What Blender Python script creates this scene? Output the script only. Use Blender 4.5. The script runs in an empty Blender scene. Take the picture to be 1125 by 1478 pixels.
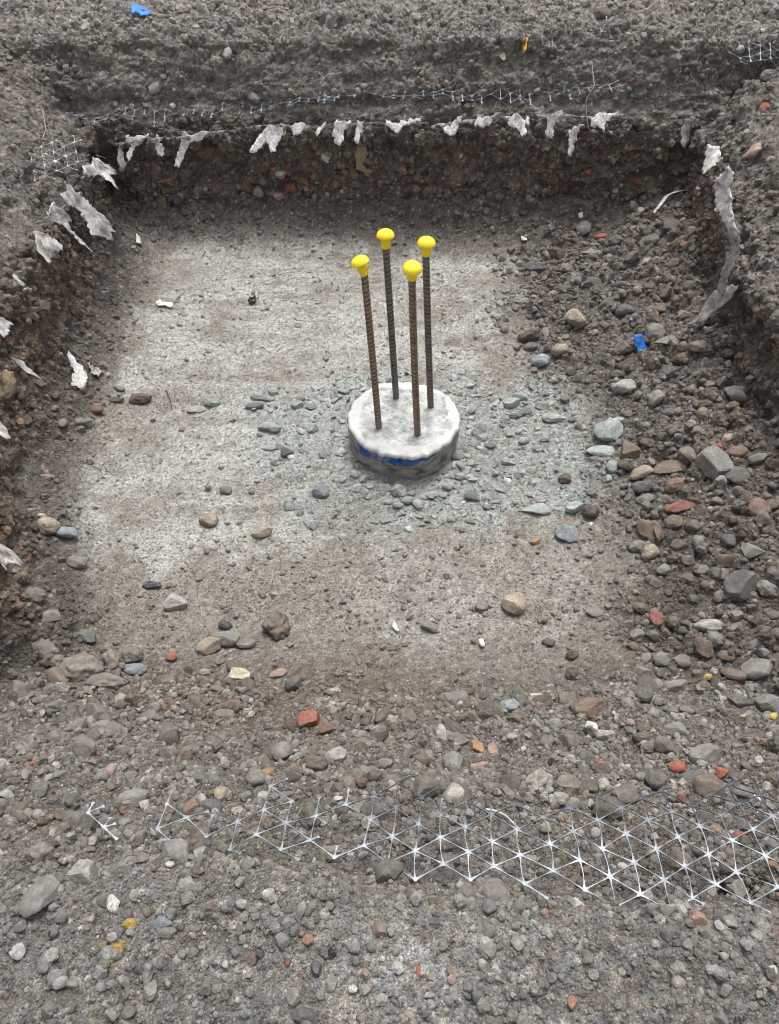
import bpy, math, random
import numpy as np
from mathutils import Vector, Matrix, Euler
from mathutils.bvhtree import BVHTree
from mathutils.geometry import delaunay_2d_cdt

random.seed(7)
rng = np.random.default_rng(11)
S = bpy.context.scene
COL = S.collection
R = math.radians

# ------------------------------------------------------------------ camera
PITCH = R(49.0)
CAM_Z = 1.5
F = 1110.0                      # focal length in pixels of the 1125 x 1478 photograph
cam_d = bpy.data.cameras.new('camera')
cam_d.sensor_fit = 'VERTICAL'
cam_d.sensor_height = 24.0
cam_d.lens = 24.0 * F / 1478.0
cam_d.clip_start = 0.02
cam_d.clip_end = 500
cam = bpy.data.objects.new('camera', cam_d)
cam.location = (0, 0, CAM_Z)
cam.rotation_euler = (math.pi / 2 - PITCH, 0, 0)
COL.objects.link(cam)
S.camera = cam

# ------------------------------------------------------------------ light: overcast day
SUN_EL, SUN_AZ = R(70), R(12)   # azimuth from +Y towards +X
w = bpy.data.worlds.new('World')
S.world = w
w.use_nodes = True
nt = w.node_tree
nt.nodes.clear()
sky = nt.nodes.new('ShaderNodeTexSky')
sky.sky_type = 'NISHITA'
sky.sun_disc = False
sky.sun_elevation = SUN_EL
sky.sun_rotation = SUN_AZ
sky.air_density = 1.0
sky.dust_density = 4.0
hs = nt.nodes.new('ShaderNodeHueSaturation')
hs.inputs['Saturation'].default_value = 0.22
bg = nt.nodes.new('ShaderNodeBackground')
bg.inputs['Strength'].default_value = 0.14
wo = nt.nodes.new('ShaderNodeOutputWorld')
nt.links.new(sky.outputs[0], hs.inputs['Color'])
nt.links.new(hs.outputs[0], bg.inputs['Color'])
nt.links.new(bg.outputs[0], wo.inputs['Surface'])
sd = bpy.data.lights.new('sun', 'SUN')
sd.energy = 1.6
sd.angle = R(22)
sd.color = (1.0, 0.97, 0.93)
sun = bpy.data.objects.new('sun', sd)
dirv = Vector((math.sin(SUN_AZ) * math.cos(SUN_EL), math.cos(SUN_AZ) * math.cos(SUN_EL), math.sin(SUN_EL)))
sun.rotation_euler = dirv.to_track_quat('Z', 'Y').to_euler()
COL.objects.link(sun)
S.view_settings.view_transform = 'Standard'
S.view_settings.look = 'None'
S.view_settings.gamma = 1
S.view_settings.use_curve_mapping = False
S.view_settings.exposure = 0.74
S.cycles.filter_width = 0.9

# ------------------------------------------------------------------ noise
def _hash(i, j, k, seed):
    i = i.astype(np.uint32); j = j.astype(np.uint32); k = k.astype(np.uint32)
    n = i * np.uint32(374761393) + j * np.uint32(668265263) + k * np.uint32(2246822519) + np.uint32((seed * 3266489917) & 0xffffffff)
    n ^= n >> np.uint32(15); n *= np.uint32(2246822519)
    n ^= n >> np.uint32(13); n *= np.uint32(3266489917)
    n ^= n >> np.uint32(16)
    return n

def vnoise(P, freq, seed=0):
    q = P * freq
    fl = np.floor(q)
    f = (q - fl); f = f * f * (3 - 2 * f)
    I = fl.astype(np.int64)
    out = np.zeros(len(P))
    for dx in (0, 1):
        wx = f[:, 0] if dx else 1 - f[:, 0]
        for dy in (0, 1):
            wy = f[:, 1] if dy else 1 - f[:, 1]
            for dz in (0, 1):
                wz = f[:, 2] if dz else 1 - f[:, 2]
                out += wx * wy * wz * (_hash(I[:, 0] + dx, I[:, 1] + dy, I[:, 2] + dz, seed) / 4294967295.0)
    return out * 2 - 1

def fbm(P, freq, octv=4, seed=0, gain=0.5):
    a, s, t = 1.0, 0.0, 0.0
    for o in range(octv):
        s = s + a * vnoise(P, freq * (2.03 ** o), seed + o * 17)
        t += a; a *= gain
    return s / t

def voro(P, freq, seed=0):
    q = P * freq
    I = np.floor(q).astype(np.int64)
    f = q - I
    best = np.full(len(P), 9.0); sec = np.full(len(P), 9.0)
    cid = np.zeros(len(P), np.uint32)
    for dx in (-1, 0, 1):
        for dy in (-1, 0, 1):
            for dz in (-1, 0, 1):
                h = _hash(I[:, 0] + dx, I[:, 1] + dy, I[:, 2] + dz, seed)
                jx = (h & np.uint32(1023)) / 1023.0; jy = ((h >> np.uint32(10)) & np.uint32(1023)) / 1023.0
                jz = ((h >> np.uint32(20)) & np.uint32(1023)) / 1023.0
                d = (dx + jx - f[:, 0]) ** 2 + (dy + jy - f[:, 1]) ** 2 + (dz + jz - f[:, 2]) ** 2
                m = d < best
                sec = np.where(m, best, np.minimum(sec, d))
                best = np.where(m, d, best)
                cid = np.where(m, h, cid)
    return np.sqrt(best), np.sqrt(sec), cid

def sstep(a, b, x):
    t = np.clip((x - a) / (b - a), 0, 1)
    return t * t * (3 - 2 * t)

def unproj(px, py, z=0.0):
    r = (px - 562.5) / F; u = -(py - 739.0) / F
    dy = math.cos(PITCH) + u * math.sin(PITCH)
    dz = -math.sin(PITCH) + u * math.cos(PITCH)
    t = (z - CAM_Z) / dz
    return (r * t, dy * t, z)

def raydir(px, py):
    r = (px - 562.5) / F; u = -(py - 739.0) / F
    return Vector((r, math.cos(PITCH) + u * math.sin(PITCH), -math.sin(PITCH) + u * math.cos(PITCH)))

# ------------------------------------------------------------------ terrain shape
PILE_C = (0.0384, 1.554); PILE_R = 0.150; PILE_Z = 0.10

def XR(Y): return np.interp(Y, [0.2, 0.9, 1.2, 1.5, 1.85, 2.28, 2.6, 3.0], [1.02, 1.02, 0.98, 0.955, 0.93, 0.995, 1.04, 1.06])
def XL(Y): return np.interp(Y, [0.2, 0.6, 0.93, 1.34, 1.6, 2.0, 2.47, 2.7, 3.2], [-.86, -.82, -.775, -.90, -.955, -.955, -.965, -1.0, -1.02])
ZF = ([-.9, -.26, -.20, -.06, 0, .02, .05, .10, .19, .30, .6, 6], [0, 0, .016, .075, .12, .335, .385, .46, .585, .61, .63, .7])
ZR = ([-.9, -.55, -.38, -.12, 0, .02, .06, .15, .30, .6, 6], [0, 0, .03, .12, .155, .33, .38, .49, .585, .62, .7])
ZL = ([-.9, -.26, -.14, -.02, 0, .02, .06, .15, .30, .5, 6], [0, 0, .025, .09, .13, .335, .375, .47, .57, .61, .7])
ZN = ([-6, -.5, .1, .215, .245, .262, .285, .34, .45, .6, .78, .98, 1.2], [.62, .60, .585, .578, .56, .50, .455, .415, .335, .18, .055, .01, 0])

def smax(a, b, k=0.015):
    h = np.clip(0.5 + 0.5 * (a - b) / k, 0, 1)
    return b * (1 - h) + a * h + k * h * (1 - h)

def wander(X, Y):
    P0 = np.stack([X, Y, np.zeros_like(X)], 1)
    w1 = fbm(P0, 2.3, 3, 5); w2 = fbm(P0, 7.0, 3, 9)
    return 0.035 * w1 + 0.022 * w2, 0.020 * w1 + 0.018 * w2
def base_surface(X, Y):
    wig, wd = wander(X, Y)
    dF = Y - 2.72 + wd + 0.015
    dR = X - XR(Y) + wd
    dL = XL(Y) - X + wd
    yn = Y - np.interp(X, [-.6, -.25, .1, .35, .6], [.035, .02, -.02, -.03, .0]) + wig
    zf, zr, zl = np.interp(dF, *ZF), np.interp(dR, *ZR), np.interp(dL, *ZL)
    zn = np.interp(yn, *ZN)
    wall = smax(smax(zf, zr), zl)
    z = smax(wall, zn, 0.03)
    near = sstep(0.0, 0.05, zn - wall)
    return z, near, dF, dR, dL

def axis(knots, dens):
    xs = np.linspace(knots[0], knots[-1], 60001)
    d = np.interp(xs, knots, dens)
    c = np.concatenate([[0], np.cumsum((d[1:] + d[:-1]) / 2 * np.diff(xs))])
    n = int(c[-1])
    return np.interp(np.linspace(0, c[-1], n), c, xs)

ys = axis([-40, -2, -.3, .05, .12, .9, 1.0, 2.5, 2.66, 2.69, 2.695, 2.735, 2.745, 2.82, 2.9, 3.3, 3.6, 6, 40], [.3, 2, 30, 120, 330, 320, 205, 190, 190, 260, 2300, 2300, 430, 430, 400, 130, 60, 3, .3])
xs = axis([-40, -3, -1.6, -1.2, -1.05, -.985, -.978, -.945, -.935, -.85, -.72, -.6, .6, .80, .93, .965, .972, 1.005, 1.013, 1.08, 1.25, 1.7, 3, 40], [.3, 2, 40, 130, 230, 250, 2100, 2100, 250, 230, 220, 215, 215, 220, 230, 250, 2100, 2100, 250, 230, 130, 40, 2, .3])
NX, NY = len(xs), len(ys)
YY, XX = np.meshgrid(ys, xs, indexing='ij')
# columns follow the side walls so that the steep faces stay finely sampled
wl = np.exp(-((XX + .95) / .22) ** 2); wr = np.exp(-((XX - .98) / .2) ** 2)
YY0, XX0 = YY.copy(), XX.copy()
wf = np.exp(-((YY0 - 2.715) / .12) ** 2)
wsd = np.exp(-np.clip(np.abs(XX0 + .96) - .02, 0, 9) / .06) ; wsr = np.exp(-np.clip(np.abs(XX0 - .985) - .02, 0, 9) / .06)
XX = XX0 + wl * (XL(YY) + .95) + wr * (XR(YY) - .98)
for _ in range(3):
    wd_ = wander(XX.ravel(), YY.ravel())[1].reshape(XX.shape)
    YY = YY0 - wd_ * wf
    XX = XX0 + wl * (XL(YY) + .95) + wr * (XR(YY) - .98) + wd_ * wsd - wd_ * wsr
X = XX.ravel(); Y = YY.ravel()
Z, NEAR, DF, DR, DL = base_surface(X, Y)
D = np.maximum(np.maximum(DF, DR), DL)

def mknormals(Xa, Ya, Za):
    P = np.stack([Xa, Ya, Za], 1).reshape(NY, NX, 3)
    du = np.empty_like(P); dv = np.empty_like(P)
    du[:, 1:-1] = P[:, 2:] - P[:, :-2]; du[:, 0] = P[:, 1] - P[:, 0]; du[:, -1] = P[:, -1] - P[:, -2]
    dv[1:-1] = P[2:] - P[:-2]; dv[0] = P[1] - P[0]; dv[-1] = P[-1] - P[-2]
    n = np.cross(du, dv)
    n /= np.linalg.norm(n, axis=2, keepdims=True) + 1e-12
    return n.reshape(-1, 3)

# the soft layer under the fabric is washed out: push the wall back there
P3 = np.stack([X, Y, Z], 1)
und = sstep(.085, .17, Z) * (1 - sstep(.30, .345, Z)) * (1 - NEAR)
und *= 0.55 + 0.6 * fbm(P3, 3.0, 2, 31)
led = sstep(.405, .425, Z) * (1 - sstep(.435, .455, Z)) * (1 - NEAR) * 0.4
wsF = sstep(-.06, 0.0, DF - np.maximum(DR, DL)); wsR = sstep(-.06, 0, DR - np.maximum(DF, DL)); wsL = sstep(-.06, 0, DL - np.maximum(DF, DR))
push = 0.052 * und + 0.03 * led
Y = Y + wsF * push
X = X + wsR * push * 1.1 - wsL * push * 1.0

# two hollows washed out beneath the plastic grid
for hx, hy, hz, ra, rb, dp in ((1098, 72, .58, .085, .05, .13), (1092, 1272, .47, .045, .022, .07), (1010, 1292, .47, .03, .012, .03), (478, 1285, .50, .02, .012, .03)):
    a_, b_, _z = unproj(hx, hy, hz)
    Z = Z - dp * np.exp(-(((X - a_) / ra) ** 2 + ((Y - b_) / rb) ** 2) ** 1.5)
N = mknormals(X, Y, Z)
P3 = np.stack([X, Y, Z], 1)
far_fade = 1 - sstep(3.2, 5.0, np.hypot(X, Y - 1.6))
floor = (1 - sstep(.015, .07, Z)) * 1.0
steep = 1 - sstep(.45, .85, N[:, 2])

def px_poly(pts, z=0.0):
    return np.array([unproj(a, b, z)[:2] for a, b in pts])

def poly_sd(poly, x, y):
    inside = np.zeros(len(x), bool); dm = np.full(len(x), 1e9)
    n = len(poly)
    for i in range(n):
        ax, ay = poly[i]; bx, by = poly[(i + 1) % n]
        c = ((ay > y) != (by > y)) & (x < (bx - ax) * (y - ay) / (by - ay + 1e-12) + ax)
        inside ^= c
        ex, ey = bx - ax, by - ay
        t = np.clip(((x - ax) * ex + (y - ay) * ey) / (ex * ex + ey * ey), 0, 1)
        dm = np.minimum(dm, (x - ax - t * ex) ** 2 + (y - ay - t * ey) ** 2)
    return np.where(inside, 1, -1) * np.sqrt(dm)

pale_poly = px_poly([(222, 362), (350, 358), (480, 362), (610, 372), (720, 385), (740, 420), (700, 470), (690, 520), (650, 560), (560, 600), (500, 640), (470, 720), (475, 770), (385, 800), (250, 800), (130, 850), (75, 830), (90, 770), (110, 700), (150, 640), (185, 590), (180, 560), (215, 520), (205, 470), (225, 420)])
green_poly = px_poly([(375, 575), (470, 560), (560, 540), (700, 560), (790, 560), (900, 600), (905, 680), (800, 750), (740, 760), (560, 775), (430, 750), (385, 680)])
talus_poly = px_poly([(760, 330), (960, 330), (1125, 500), (1180, 700), (1180, 1250), (950, 1150), (880, 950), (900, 780), (880, 620), (800, 520), (740, 430)], 0.06)
tint_poly = px_poly([(470, 560), (730, 430), (800, 520), (860, 620), (880, 800), (860, 960), (560, 980), (480, 850), (520, 780)])
brown_poly = px_poly([(260, 930), (520, 900), (700, 960), (720, 1060), (560, 1110), (300, 1120), (180, 1060), (90, 1000)], 0.12)
PN1 = fbm(P3, 9, 4, 101); PN2 = fbm(P3, 30, 4, 121); PN3 = fbm(P3, 3, 3, 141)
sdp = poly_sd(pale_poly, X, Y) + .09 * PN1
sdg = poly_sd(green_poly, X, Y) + .08 * PN1 + .03 * PN2
sdt = poly_sd(talus_poly, X, Y) + .05 * PN1
sdti = poly_sd(tint_poly, X, Y) + .06 * PN1 + .03 * PN2
sdb = poly_sd(brown_poly, X, Y) + .08 * PN1
pale = sstep(-.07, .08, sdp + .12 * PN2 + .10 * PN1) * floor; green = sstep(-.07, .06, sdg) * floor; talus = sstep(-.12, .13, sdt + .10 * PN1 + .06 * PN2) * (1 - steep)
brownm = sstep(-.05, .12, sdb); tint = sstep(-.03, .08, sdti) * floor
pd = np.hypot(X - PILE_C[0], Y - PILE_C[1])

# displacement
v1, s1, id1 = voro(P3 + .004 * PN2[:, None], 26, 3)       # clods, 4 cm
v2, s2, id2 = voro(P3 + .002 * PN2[:, None], 75, 4)       # pebbles, 13 mm
v3, s3, id3 = voro(P3, 170, 6)                             # crumbs, 6 mm
r1 = ((id1 >> np.uint32(5)) & np.uint32(255)) / 255.0
r2 = ((id2 >> np.uint32(7)) & np.uint32(255)) / 255.0
r3 = ((id3 >> np.uint32(3)) & np.uint32(255)) / 255.0
b1 = np.sqrt(np.clip(1 - (v1 / .72) ** 2, 0, 1)) * sstep(.45, .9, r1)
b2 = np.sqrt(np.clip(1 - (v2 / .68) ** 2, 0, 1)) * (0.15 + .85 * r2 ** 1.6)
b3 = np.sqrt(np.clip(1 - (v3 / .7) ** 2, 0, 1)) * r3
soft = np.clip(floor * (1 - talus), 0, 1)
strata = fbm(P3 * np.array([1, 1, 2.4]), 8, 5, 61)
ridge = 1 - np.abs(fbm(P3 * np.array([1, 1, 2.2]), 11, 4, 71)) * 2
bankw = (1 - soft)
wallz = (1 - NEAR) * sstep(.05, .12, Z)
A1 = .020 * bankw * (0.35 + .65 * talus + .6 * wallz) * (1 - .4 * NEAR)
A2 = .0095 * bankw + .0022 * soft
A3 = .0042 * bankw + .0020 * soft
smooth_face = sstep(.36, .40, Z) * (1 - sstep(.54, .60, Z)) * (1 - NEAR) * sstep(-.15, .35, PN3 + .4 * PN1 + .25)   # scraped bank faces
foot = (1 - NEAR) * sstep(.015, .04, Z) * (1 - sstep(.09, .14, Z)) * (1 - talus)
A1 = A1 * (1 - .55 * smooth_face) * (1 - .5 * foot); A2 = A2 * (1 - .40 * smooth_face) * (1 - .6 * foot)
disp = A1 * b1 + A2 * b2 + A3 * b3
disp += .024 * PN1 * (.12 * soft + .9 * bankw * (1 - .5 * smooth_face)) + .007 * PN2 * (.3 * soft + bankw)
disp += wallz * (.022 * strata + .024 * (ridge - .5) + .006 * np.sign(strata) * sstep(.12, .3, np.abs(strata)) * sstep(.42, .5, Z)) * (1 - .5 * smooth_face) * sstep(.08, .14, Z)
disp += .006 * soft * fbm(P3, 45, 4, 171) * .6
# low heap of chippings round the pile
disp += .003 * np.exp(-((pd - .22) / .06) ** 2) 
disp = disp * far_fade
X = X + N[:, 0] * disp; Y = Y + N[:, 1] * disp; Z = Z + N[:, 2] * disp
N2 = mknormals(X, Y, Z)
P3 = np.stack([X, Y, Z], 1)

# ------------------------------------------------------------------ ground colour (soil tones, plus crevice shade painted into the bank soil)
def mix(a, b, m): return a * (1 - m[:, None]) + np.asarray(b)[None, :] * m[:, None]
g = rng.random(len(X))
colr = np.tile(np.array([.172, .152, .133]), (len(X), 1))
colr = mix(colr, (.118, .092, .072), sstep(-.2, .5, PN3 + .5 * PN1) * .6)
strat = (1 - NEAR) * sstep(.09, .15, Z) * (1 - sstep(.32, .37, Z)) * (1 - talus * .6)
colr = mix(colr, (.175, .135, .108), strat * .75)
colr = mix(colr, (.25, .155, .105), strat * sstep(.08, .5, fbm(P3, 5, 4, 201)) * .6)
colr = mix(colr, (.30, .10, .055), strat * (r2 > .965) * .6)
colr = mix(colr, (.30, .25, .16), strat * ((r1 > .90)) * .4)
upper = (1 - NEAR) * sstep(.36, .42, Z)
colr = mix(colr, (.205, .185, .162), upper * .8)
colr = mix(colr, (.27, .25, .222), (1 - NEAR) * sstep(.57, .60, Z) * .8)
fl = floor * (1 - talus)
colr = mix(colr, (.225, .205, .178), fl * .85)
colr = mix(colr, (.29, .277, .252), tint * (1 - talus) * sstep(-.5, .4, PN1 + PN2) * .75)
colr = mix(colr, (.125, .095, .072), fl * sstep(.10, .55, PN3 * .6 + PN1 + .3 * PN2) * .55)
colr = mix(colr, (.150, .102, .074), brownm * (0.75 + .35 * PN1))
streak = fbm(P3 * np.array([.35, 1.6, 1]), 16, 4, 222)
fine = fbm(P3, 120, 2, 232)
colr = mix(colr, (.375, .375, .345), pale * np.clip(.60 + .9 * streak + .55 * PN2 + .4 * fine + .65 * PN1, .04, 1))
colr = mix(colr, (.15, .125, .10), pale * sstep(.28, .5, PN2 * .6 + streak * .5 + .5 * fine) * .7)
colr = mix(colr, (.285, .31, .288), green * np.clip(.62 + .5 * PN2 + .3 * PN1, 0, 1))
colr = mix(colr, (.225, .215, .198), NEAR * sstep(.40, .55, Z) * .8)  # near bank soil darkened to paint crevice shade between the stones
colr = mix(colr, (.42, .41, .38), NEAR * np.exp(-(((X - .0) / .13) ** 2 + ((Y - .16) / .06) ** 2)) * .6)
cellv = (.82 + .42 * r2) * (.9 + .22 * r3)
colr *= (1 + (cellv - 1) * (1 - .45 * pale))[:, None]
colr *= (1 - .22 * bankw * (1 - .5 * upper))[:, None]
colr *= (1 + .10 * np.where(r1 > .6, r1, 0) * bankw)[:, None]
# warm / cool pebbles
wc = (((id2 >> np.uint32(17)) & np.uint32(255)) / 255.0 - .5) * bankw
colr *= np.stack([1 + .16 * wc, 1 + .02 * wc, 1 - .16 * wc], 1)
colr = mix(colr, (.50, .48, .43), bankw * (r3 > .965) * .6)
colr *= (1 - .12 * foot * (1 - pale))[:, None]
colr *= (1 + .5 * fbm(P3, 60, 3, 711) * bankw)[:, None]
colr = np.clip(colr, .01, .85)

def make_mesh(name, verts, faces_flat, nper):
    me = bpy.data.meshes.new(name)
    nv = len(verts); nf = len(faces_flat) // nper
    me.vertices.add(nv); me.vertices.foreach_set('co', np.asarray(verts, np.float32).ravel())
    me.loops.add(nf * nper); me.loops.foreach_set('vertex_index', np.asarray(faces_flat, np.int32))
    me.polygons.add(nf)
    me.polygons.foreach_set('loop_start', np.arange(0, nf * nper, nper, dtype=np.int32))
    me.polygons.foreach_set('loop_total', np.full(nf, nper, np.int32))
    me.polygons.foreach_set('use_smooth', np.ones(nf, bool))
    me.update(calc_edges=True); me.validate()
    return me

def set_col(me, c, name='tone'):
    a = me.color_attributes.new(name, 'FLOAT_COLOR', 'POINT')
    a.data.foreach_set('color', np.concatenate([c, np.ones((len(c), 1))], 1).astype(np.float32).ravel())

def tag(o, label=None, cat=None, group=None, kind=None):
    if label: o['label'] = label
    if cat: o['category'] = cat
    if group: o['group'] = group
    if kind: o['kind'] = kind
    return o

def link(name, me, mat=None, parent=None):
    o = bpy.data.objects.new(name, me)
    COL.objects.link(o)
    if mat is not None and me is not None and not me.materials: me.materials.append(mat)
    if parent: o.parent = parent
    return o

# ------------------------------------------------------------------ materials
class NB:
    def __init__(s, name):
        s.m = bpy.data.materials.new(name); s.m.use_nodes = True
        s.t = s.m.node_tree; s.t.nodes.clear()
        s.out = s.n('ShaderNodeOutputMaterial'); s.b = s.n('ShaderNodeBsdfPrincipled')
        s.l(s.b.outputs[0], s.out.inputs['Surface'])
        s.tc = s.n('ShaderNodeTexCoord')
    def n(s, t, **k):
        x = s.t.nodes.new(t)
        for a, v in k.items(): setattr(x, a, v)
        return x
    def l(s, a, b): s.t.links.new(a, b)
    def attr(s, name, typ='GEOMETRY'):
        a = s.n('ShaderNodeAttribute', attribute_name=name, attribute_type=typ); return a.outputs['Color']
    def noise(s, scale, detail=4, rough=.6, vec=None, dist=0):
        x = s.n('ShaderNodeTexNoise'); x.inputs['Scale'].default_value = scale; x.inputs['Detail'].default_value = detail
        x.inputs['Roughness'].default_value = rough; x.inputs['Distortion'].default_value = dist
        s.l(vec or s.tc.outputs['Object'], x.inputs['Vector']); return x.outputs['Fac']
    def voronoi(s, scale, vec=None):
        x = s.n('ShaderNodeTexVoronoi'); x.inputs['Scale'].default_value = scale
        s.l(vec or s.tc.outputs['Object'], x.inputs['Vector']); return x
    def ramp(s, fac, stops):
        x = s.n('ShaderNodeValToRGB'); s.l(fac, x.inputs[0])
        e = x.color_ramp.elements
        while len(e) < len(stops): e.new(.5)
        for el, (p, c) in zip(e, stops):
            el.position = p; el.color = (c, c, c, 1) if not isinstance(c, tuple) else (*c, 1)
        return x.outputs[0]
    def mix(s, a, b, fac, mode='MIX'):
        x = s.n('ShaderNodeMix', data_type='RGBA', blend_type=mode)
        for sock, v in ((x.inputs[6], a), (x.inputs[7], b), (x.inputs[0], fac)):
            if isinstance(v, (int, float)): sock.default_value = v if sock == x.inputs[0] else (v, v, v, 1)
            elif isinstance(v, tuple): sock.default_value = (*v, 1)
            else: s.l(v, sock)
        return x.outputs[2]
    def bump(s, h, dist, strength=1.0, prev=None):
        x = s.n('ShaderNodeBump'); x.inputs['Distance'].default_value = dist; x.inputs['Strength'].default_value = strength
        s.l(h, x.inputs['Height'])
        if prev: s.l(prev, x.inputs['Normal'])
        return x.outputs[0]
    def done(s, col, rough=.9, normal=None, spec=.25):
        if isinstance(col, tuple): s.b.inputs['Base Color'].default_value = (*col, 1)
        else: s.l(col, s.b.inputs['Base Color'])
        if isinstance(rough, (int, float)): s.b.inputs['Roughness'].default_value = rough
        else: s.l(rough, s.b.inputs['Roughness'])
        s.b.inputs['Specular IOR Level'].default_value = spec
        if normal: s.l(normal, s.b.inputs['Normal'])
        return s.m

nb = NB('soil')
c = nb.attr('tone')
c = nb.mix(c, nb.ramp(nb.noise(420, 5, .75), [(.3, .35), (.5, .98), (.68, 1.75)]), 1.0, 'MULTIPLY')
c = nb.mix(c, nb.ramp(nb.noise(130, 5, .8), [(.32, .55), (.5, 1.0), (.68, 1.55)]), 1.0, 'MULTIPLY')
vv = nb.voronoi(380)
sp = nb.ramp(vv.outputs['Color'], [(.90, 0.0), (.93, 1.0)])
c = nb.mix(c, (.50, .48, .42), nb.mix(sp, .45, 1.0, 'MULTIPLY'))
sp2 = nb.ramp(nb.voronoi(260).outputs['Color'], [(.88, 0.0), (.9, 1.0)])
c = nb.mix(c, (.035, .03, .027), nb.mix(sp2, .5, 1.0, 'MULTIPLY'))
bm_ = nb.bump(nb.noise(200, 7, .8), .0040, .9)
bm_ = nb.bump(nb.voronoi(330).outputs['Distance'], .002, .6, bm_)
SOIL = nb.done(c, .93, bm_, .2)

def rockmat(name, src, extra_speck=.35):
    nb = NB(name)
    base = src(nb)
    oi = nb.n('ShaderNodeObjectInfo')
    mp = nb.n('ShaderNodeVectorMath', operation='ADD')
    nb.l(nb.tc.outputs['Object'], mp.inputs[0])
    sc = nb.n('ShaderNodeVectorMath', operation='SCALE'); nb.l(oi.outputs['Location'], sc.inputs[0]); sc.inputs['Scale'].default_value = 9
    nb.l(sc.outputs[0], mp.inputs[1])
    v = mp.outputs[0]
    c = nb.mix(base, nb.ramp(nb.noise(2.2, 5, .65, v), [(.32, .70), (.5, 1.0), (.68, 1.35)]), 1.0, 'MULTIPLY')
    c = nb.mix(c, nb.ramp(nb.noise(11, 6, .85, v), [(.34, .66), (.5, 1.0), (.66, 1.4)]), 1.0, 'MULTIPLY')
    dust = nb.ramp(nb.noise(3.4, 6, .7, v, .5), [(.46, 0.0), (.66, extra_speck)])
    c = nb.mix(c, (.20, .18, .155), dust)
    b = nb.bump(nb.noise(4, 8, .8, v), .005, .8)
    return nb.done(c, .88, b, .25)

def objcol(nb):
    return nb.n('ShaderNodeObjectInfo').outputs['Color']
ROCK = rockmat('stone', objcol, .75)
PEB = rockmat('gravel_stone', lambda nb: nb.attr('tone', 'INSTANCER'), .45)

idx = np.arange(NX * NY).reshape(NY, NX)
faces = np.stack([idx[:-1, :-1], idx[:-1, 1:], idx[1:, 1:], idx[1:, :-1]], -1).reshape(-1, 4)
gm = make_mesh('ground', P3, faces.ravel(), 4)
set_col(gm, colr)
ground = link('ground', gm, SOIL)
tag(ground, 'grey-brown soil floor and cut banks of the square pit', kind='structure')

# coarse copy of the surface for placing things on it
iy = np.unique(np.clip(np.arange(0, NY + 2, 3), 0, NY - 1)); ix = np.unique(np.clip(np.arange(0, NX + 2, 3), 0, NX - 1))
Pc = P3.reshape(NY, NX, 3)[np.ix_(iy, ix)]
ic = np.arange(len(iy) * len(ix)).reshape(len(iy), len(ix))
fc = np.stack([ic[:-1, :-1], ic[:-1, 1:], ic[1:, 1:], ic[1:, :-1]], -1).reshape(-1, 4)
BVH = BVHTree.FromPolygons(Pc.reshape(-1, 3).tolist(), fc.tolist())
O = Vector((0, 0, CAM_Z))
def hit(px, py):
    d = raydir(px, py)
    r = BVH.ray_cast(O, d.normalized())
    if r[0] is None: return Vector(unproj(px, py, .6)), Vector((0, 0, 1)), 3.0
    n = r[1] if r[1].z > -.2 else -r[1]
    return r[0], n, r[3] / d.length       # last: depth along the lens axis
def drop(x, y):
    r = BVH.ray_cast(Vector((x, y, 3)), Vector((0, 0, -1)))
    return (r[0], r[1]) if r[0] is not None else (Vector((x, y, 0)), Vector((0, 0, 1)))
# ------------------------------------------------------------------ rock shapes
def ico(sub):
    t = (1 + 5 ** .5) / 2
    v = [(-1, t, 0), (1, t, 0), (-1, -t, 0), (1, -t, 0), (0, -1, t), (0, 1, t), (0, -1, -t), (0, 1, -t), (t, 0, -1), (t, 0, 1), (-t, 0, -1), (-t, 0, 1)]
    f = [(0, 11, 5), (0, 5, 1), (0, 1, 7), (0, 7, 10), (0, 10, 11), (1, 5, 9), (5, 11, 4), (11, 10, 2), (10, 7, 6), (7, 1, 8), (3, 9, 4), (3, 4, 2), (3, 2, 6), (3, 6, 8), (3, 8, 9), (4, 9, 5), (2, 4, 11), (6, 2, 10), (8, 6, 7), (9, 8, 1)]
    v = [np.array(a) / np.linalg.norm(a) for a in v]
    for _ in range(sub):
        cache = {}; nf = []
        def mid(a, b):
            k = (min(a, b), max(a, b))
            if k not in cache:
                m = v[a] + v[b]; v.append(m / np.linalg.norm(m)); cache[k] = len(v) - 1
            return cache[k]
        for a, b, c_ in f:
            ab, bc, ca = mid(a, b), mid(b, c_), mid(c_, a)
            nf += [(a, ab, ca), (b, bc, ab), (c_, ca, bc), (ab, bc, ca)]
        f = nf
    return np.array(v), np.array(f)
ICO = {k: ico(k) for k in (2, 3)}

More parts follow.
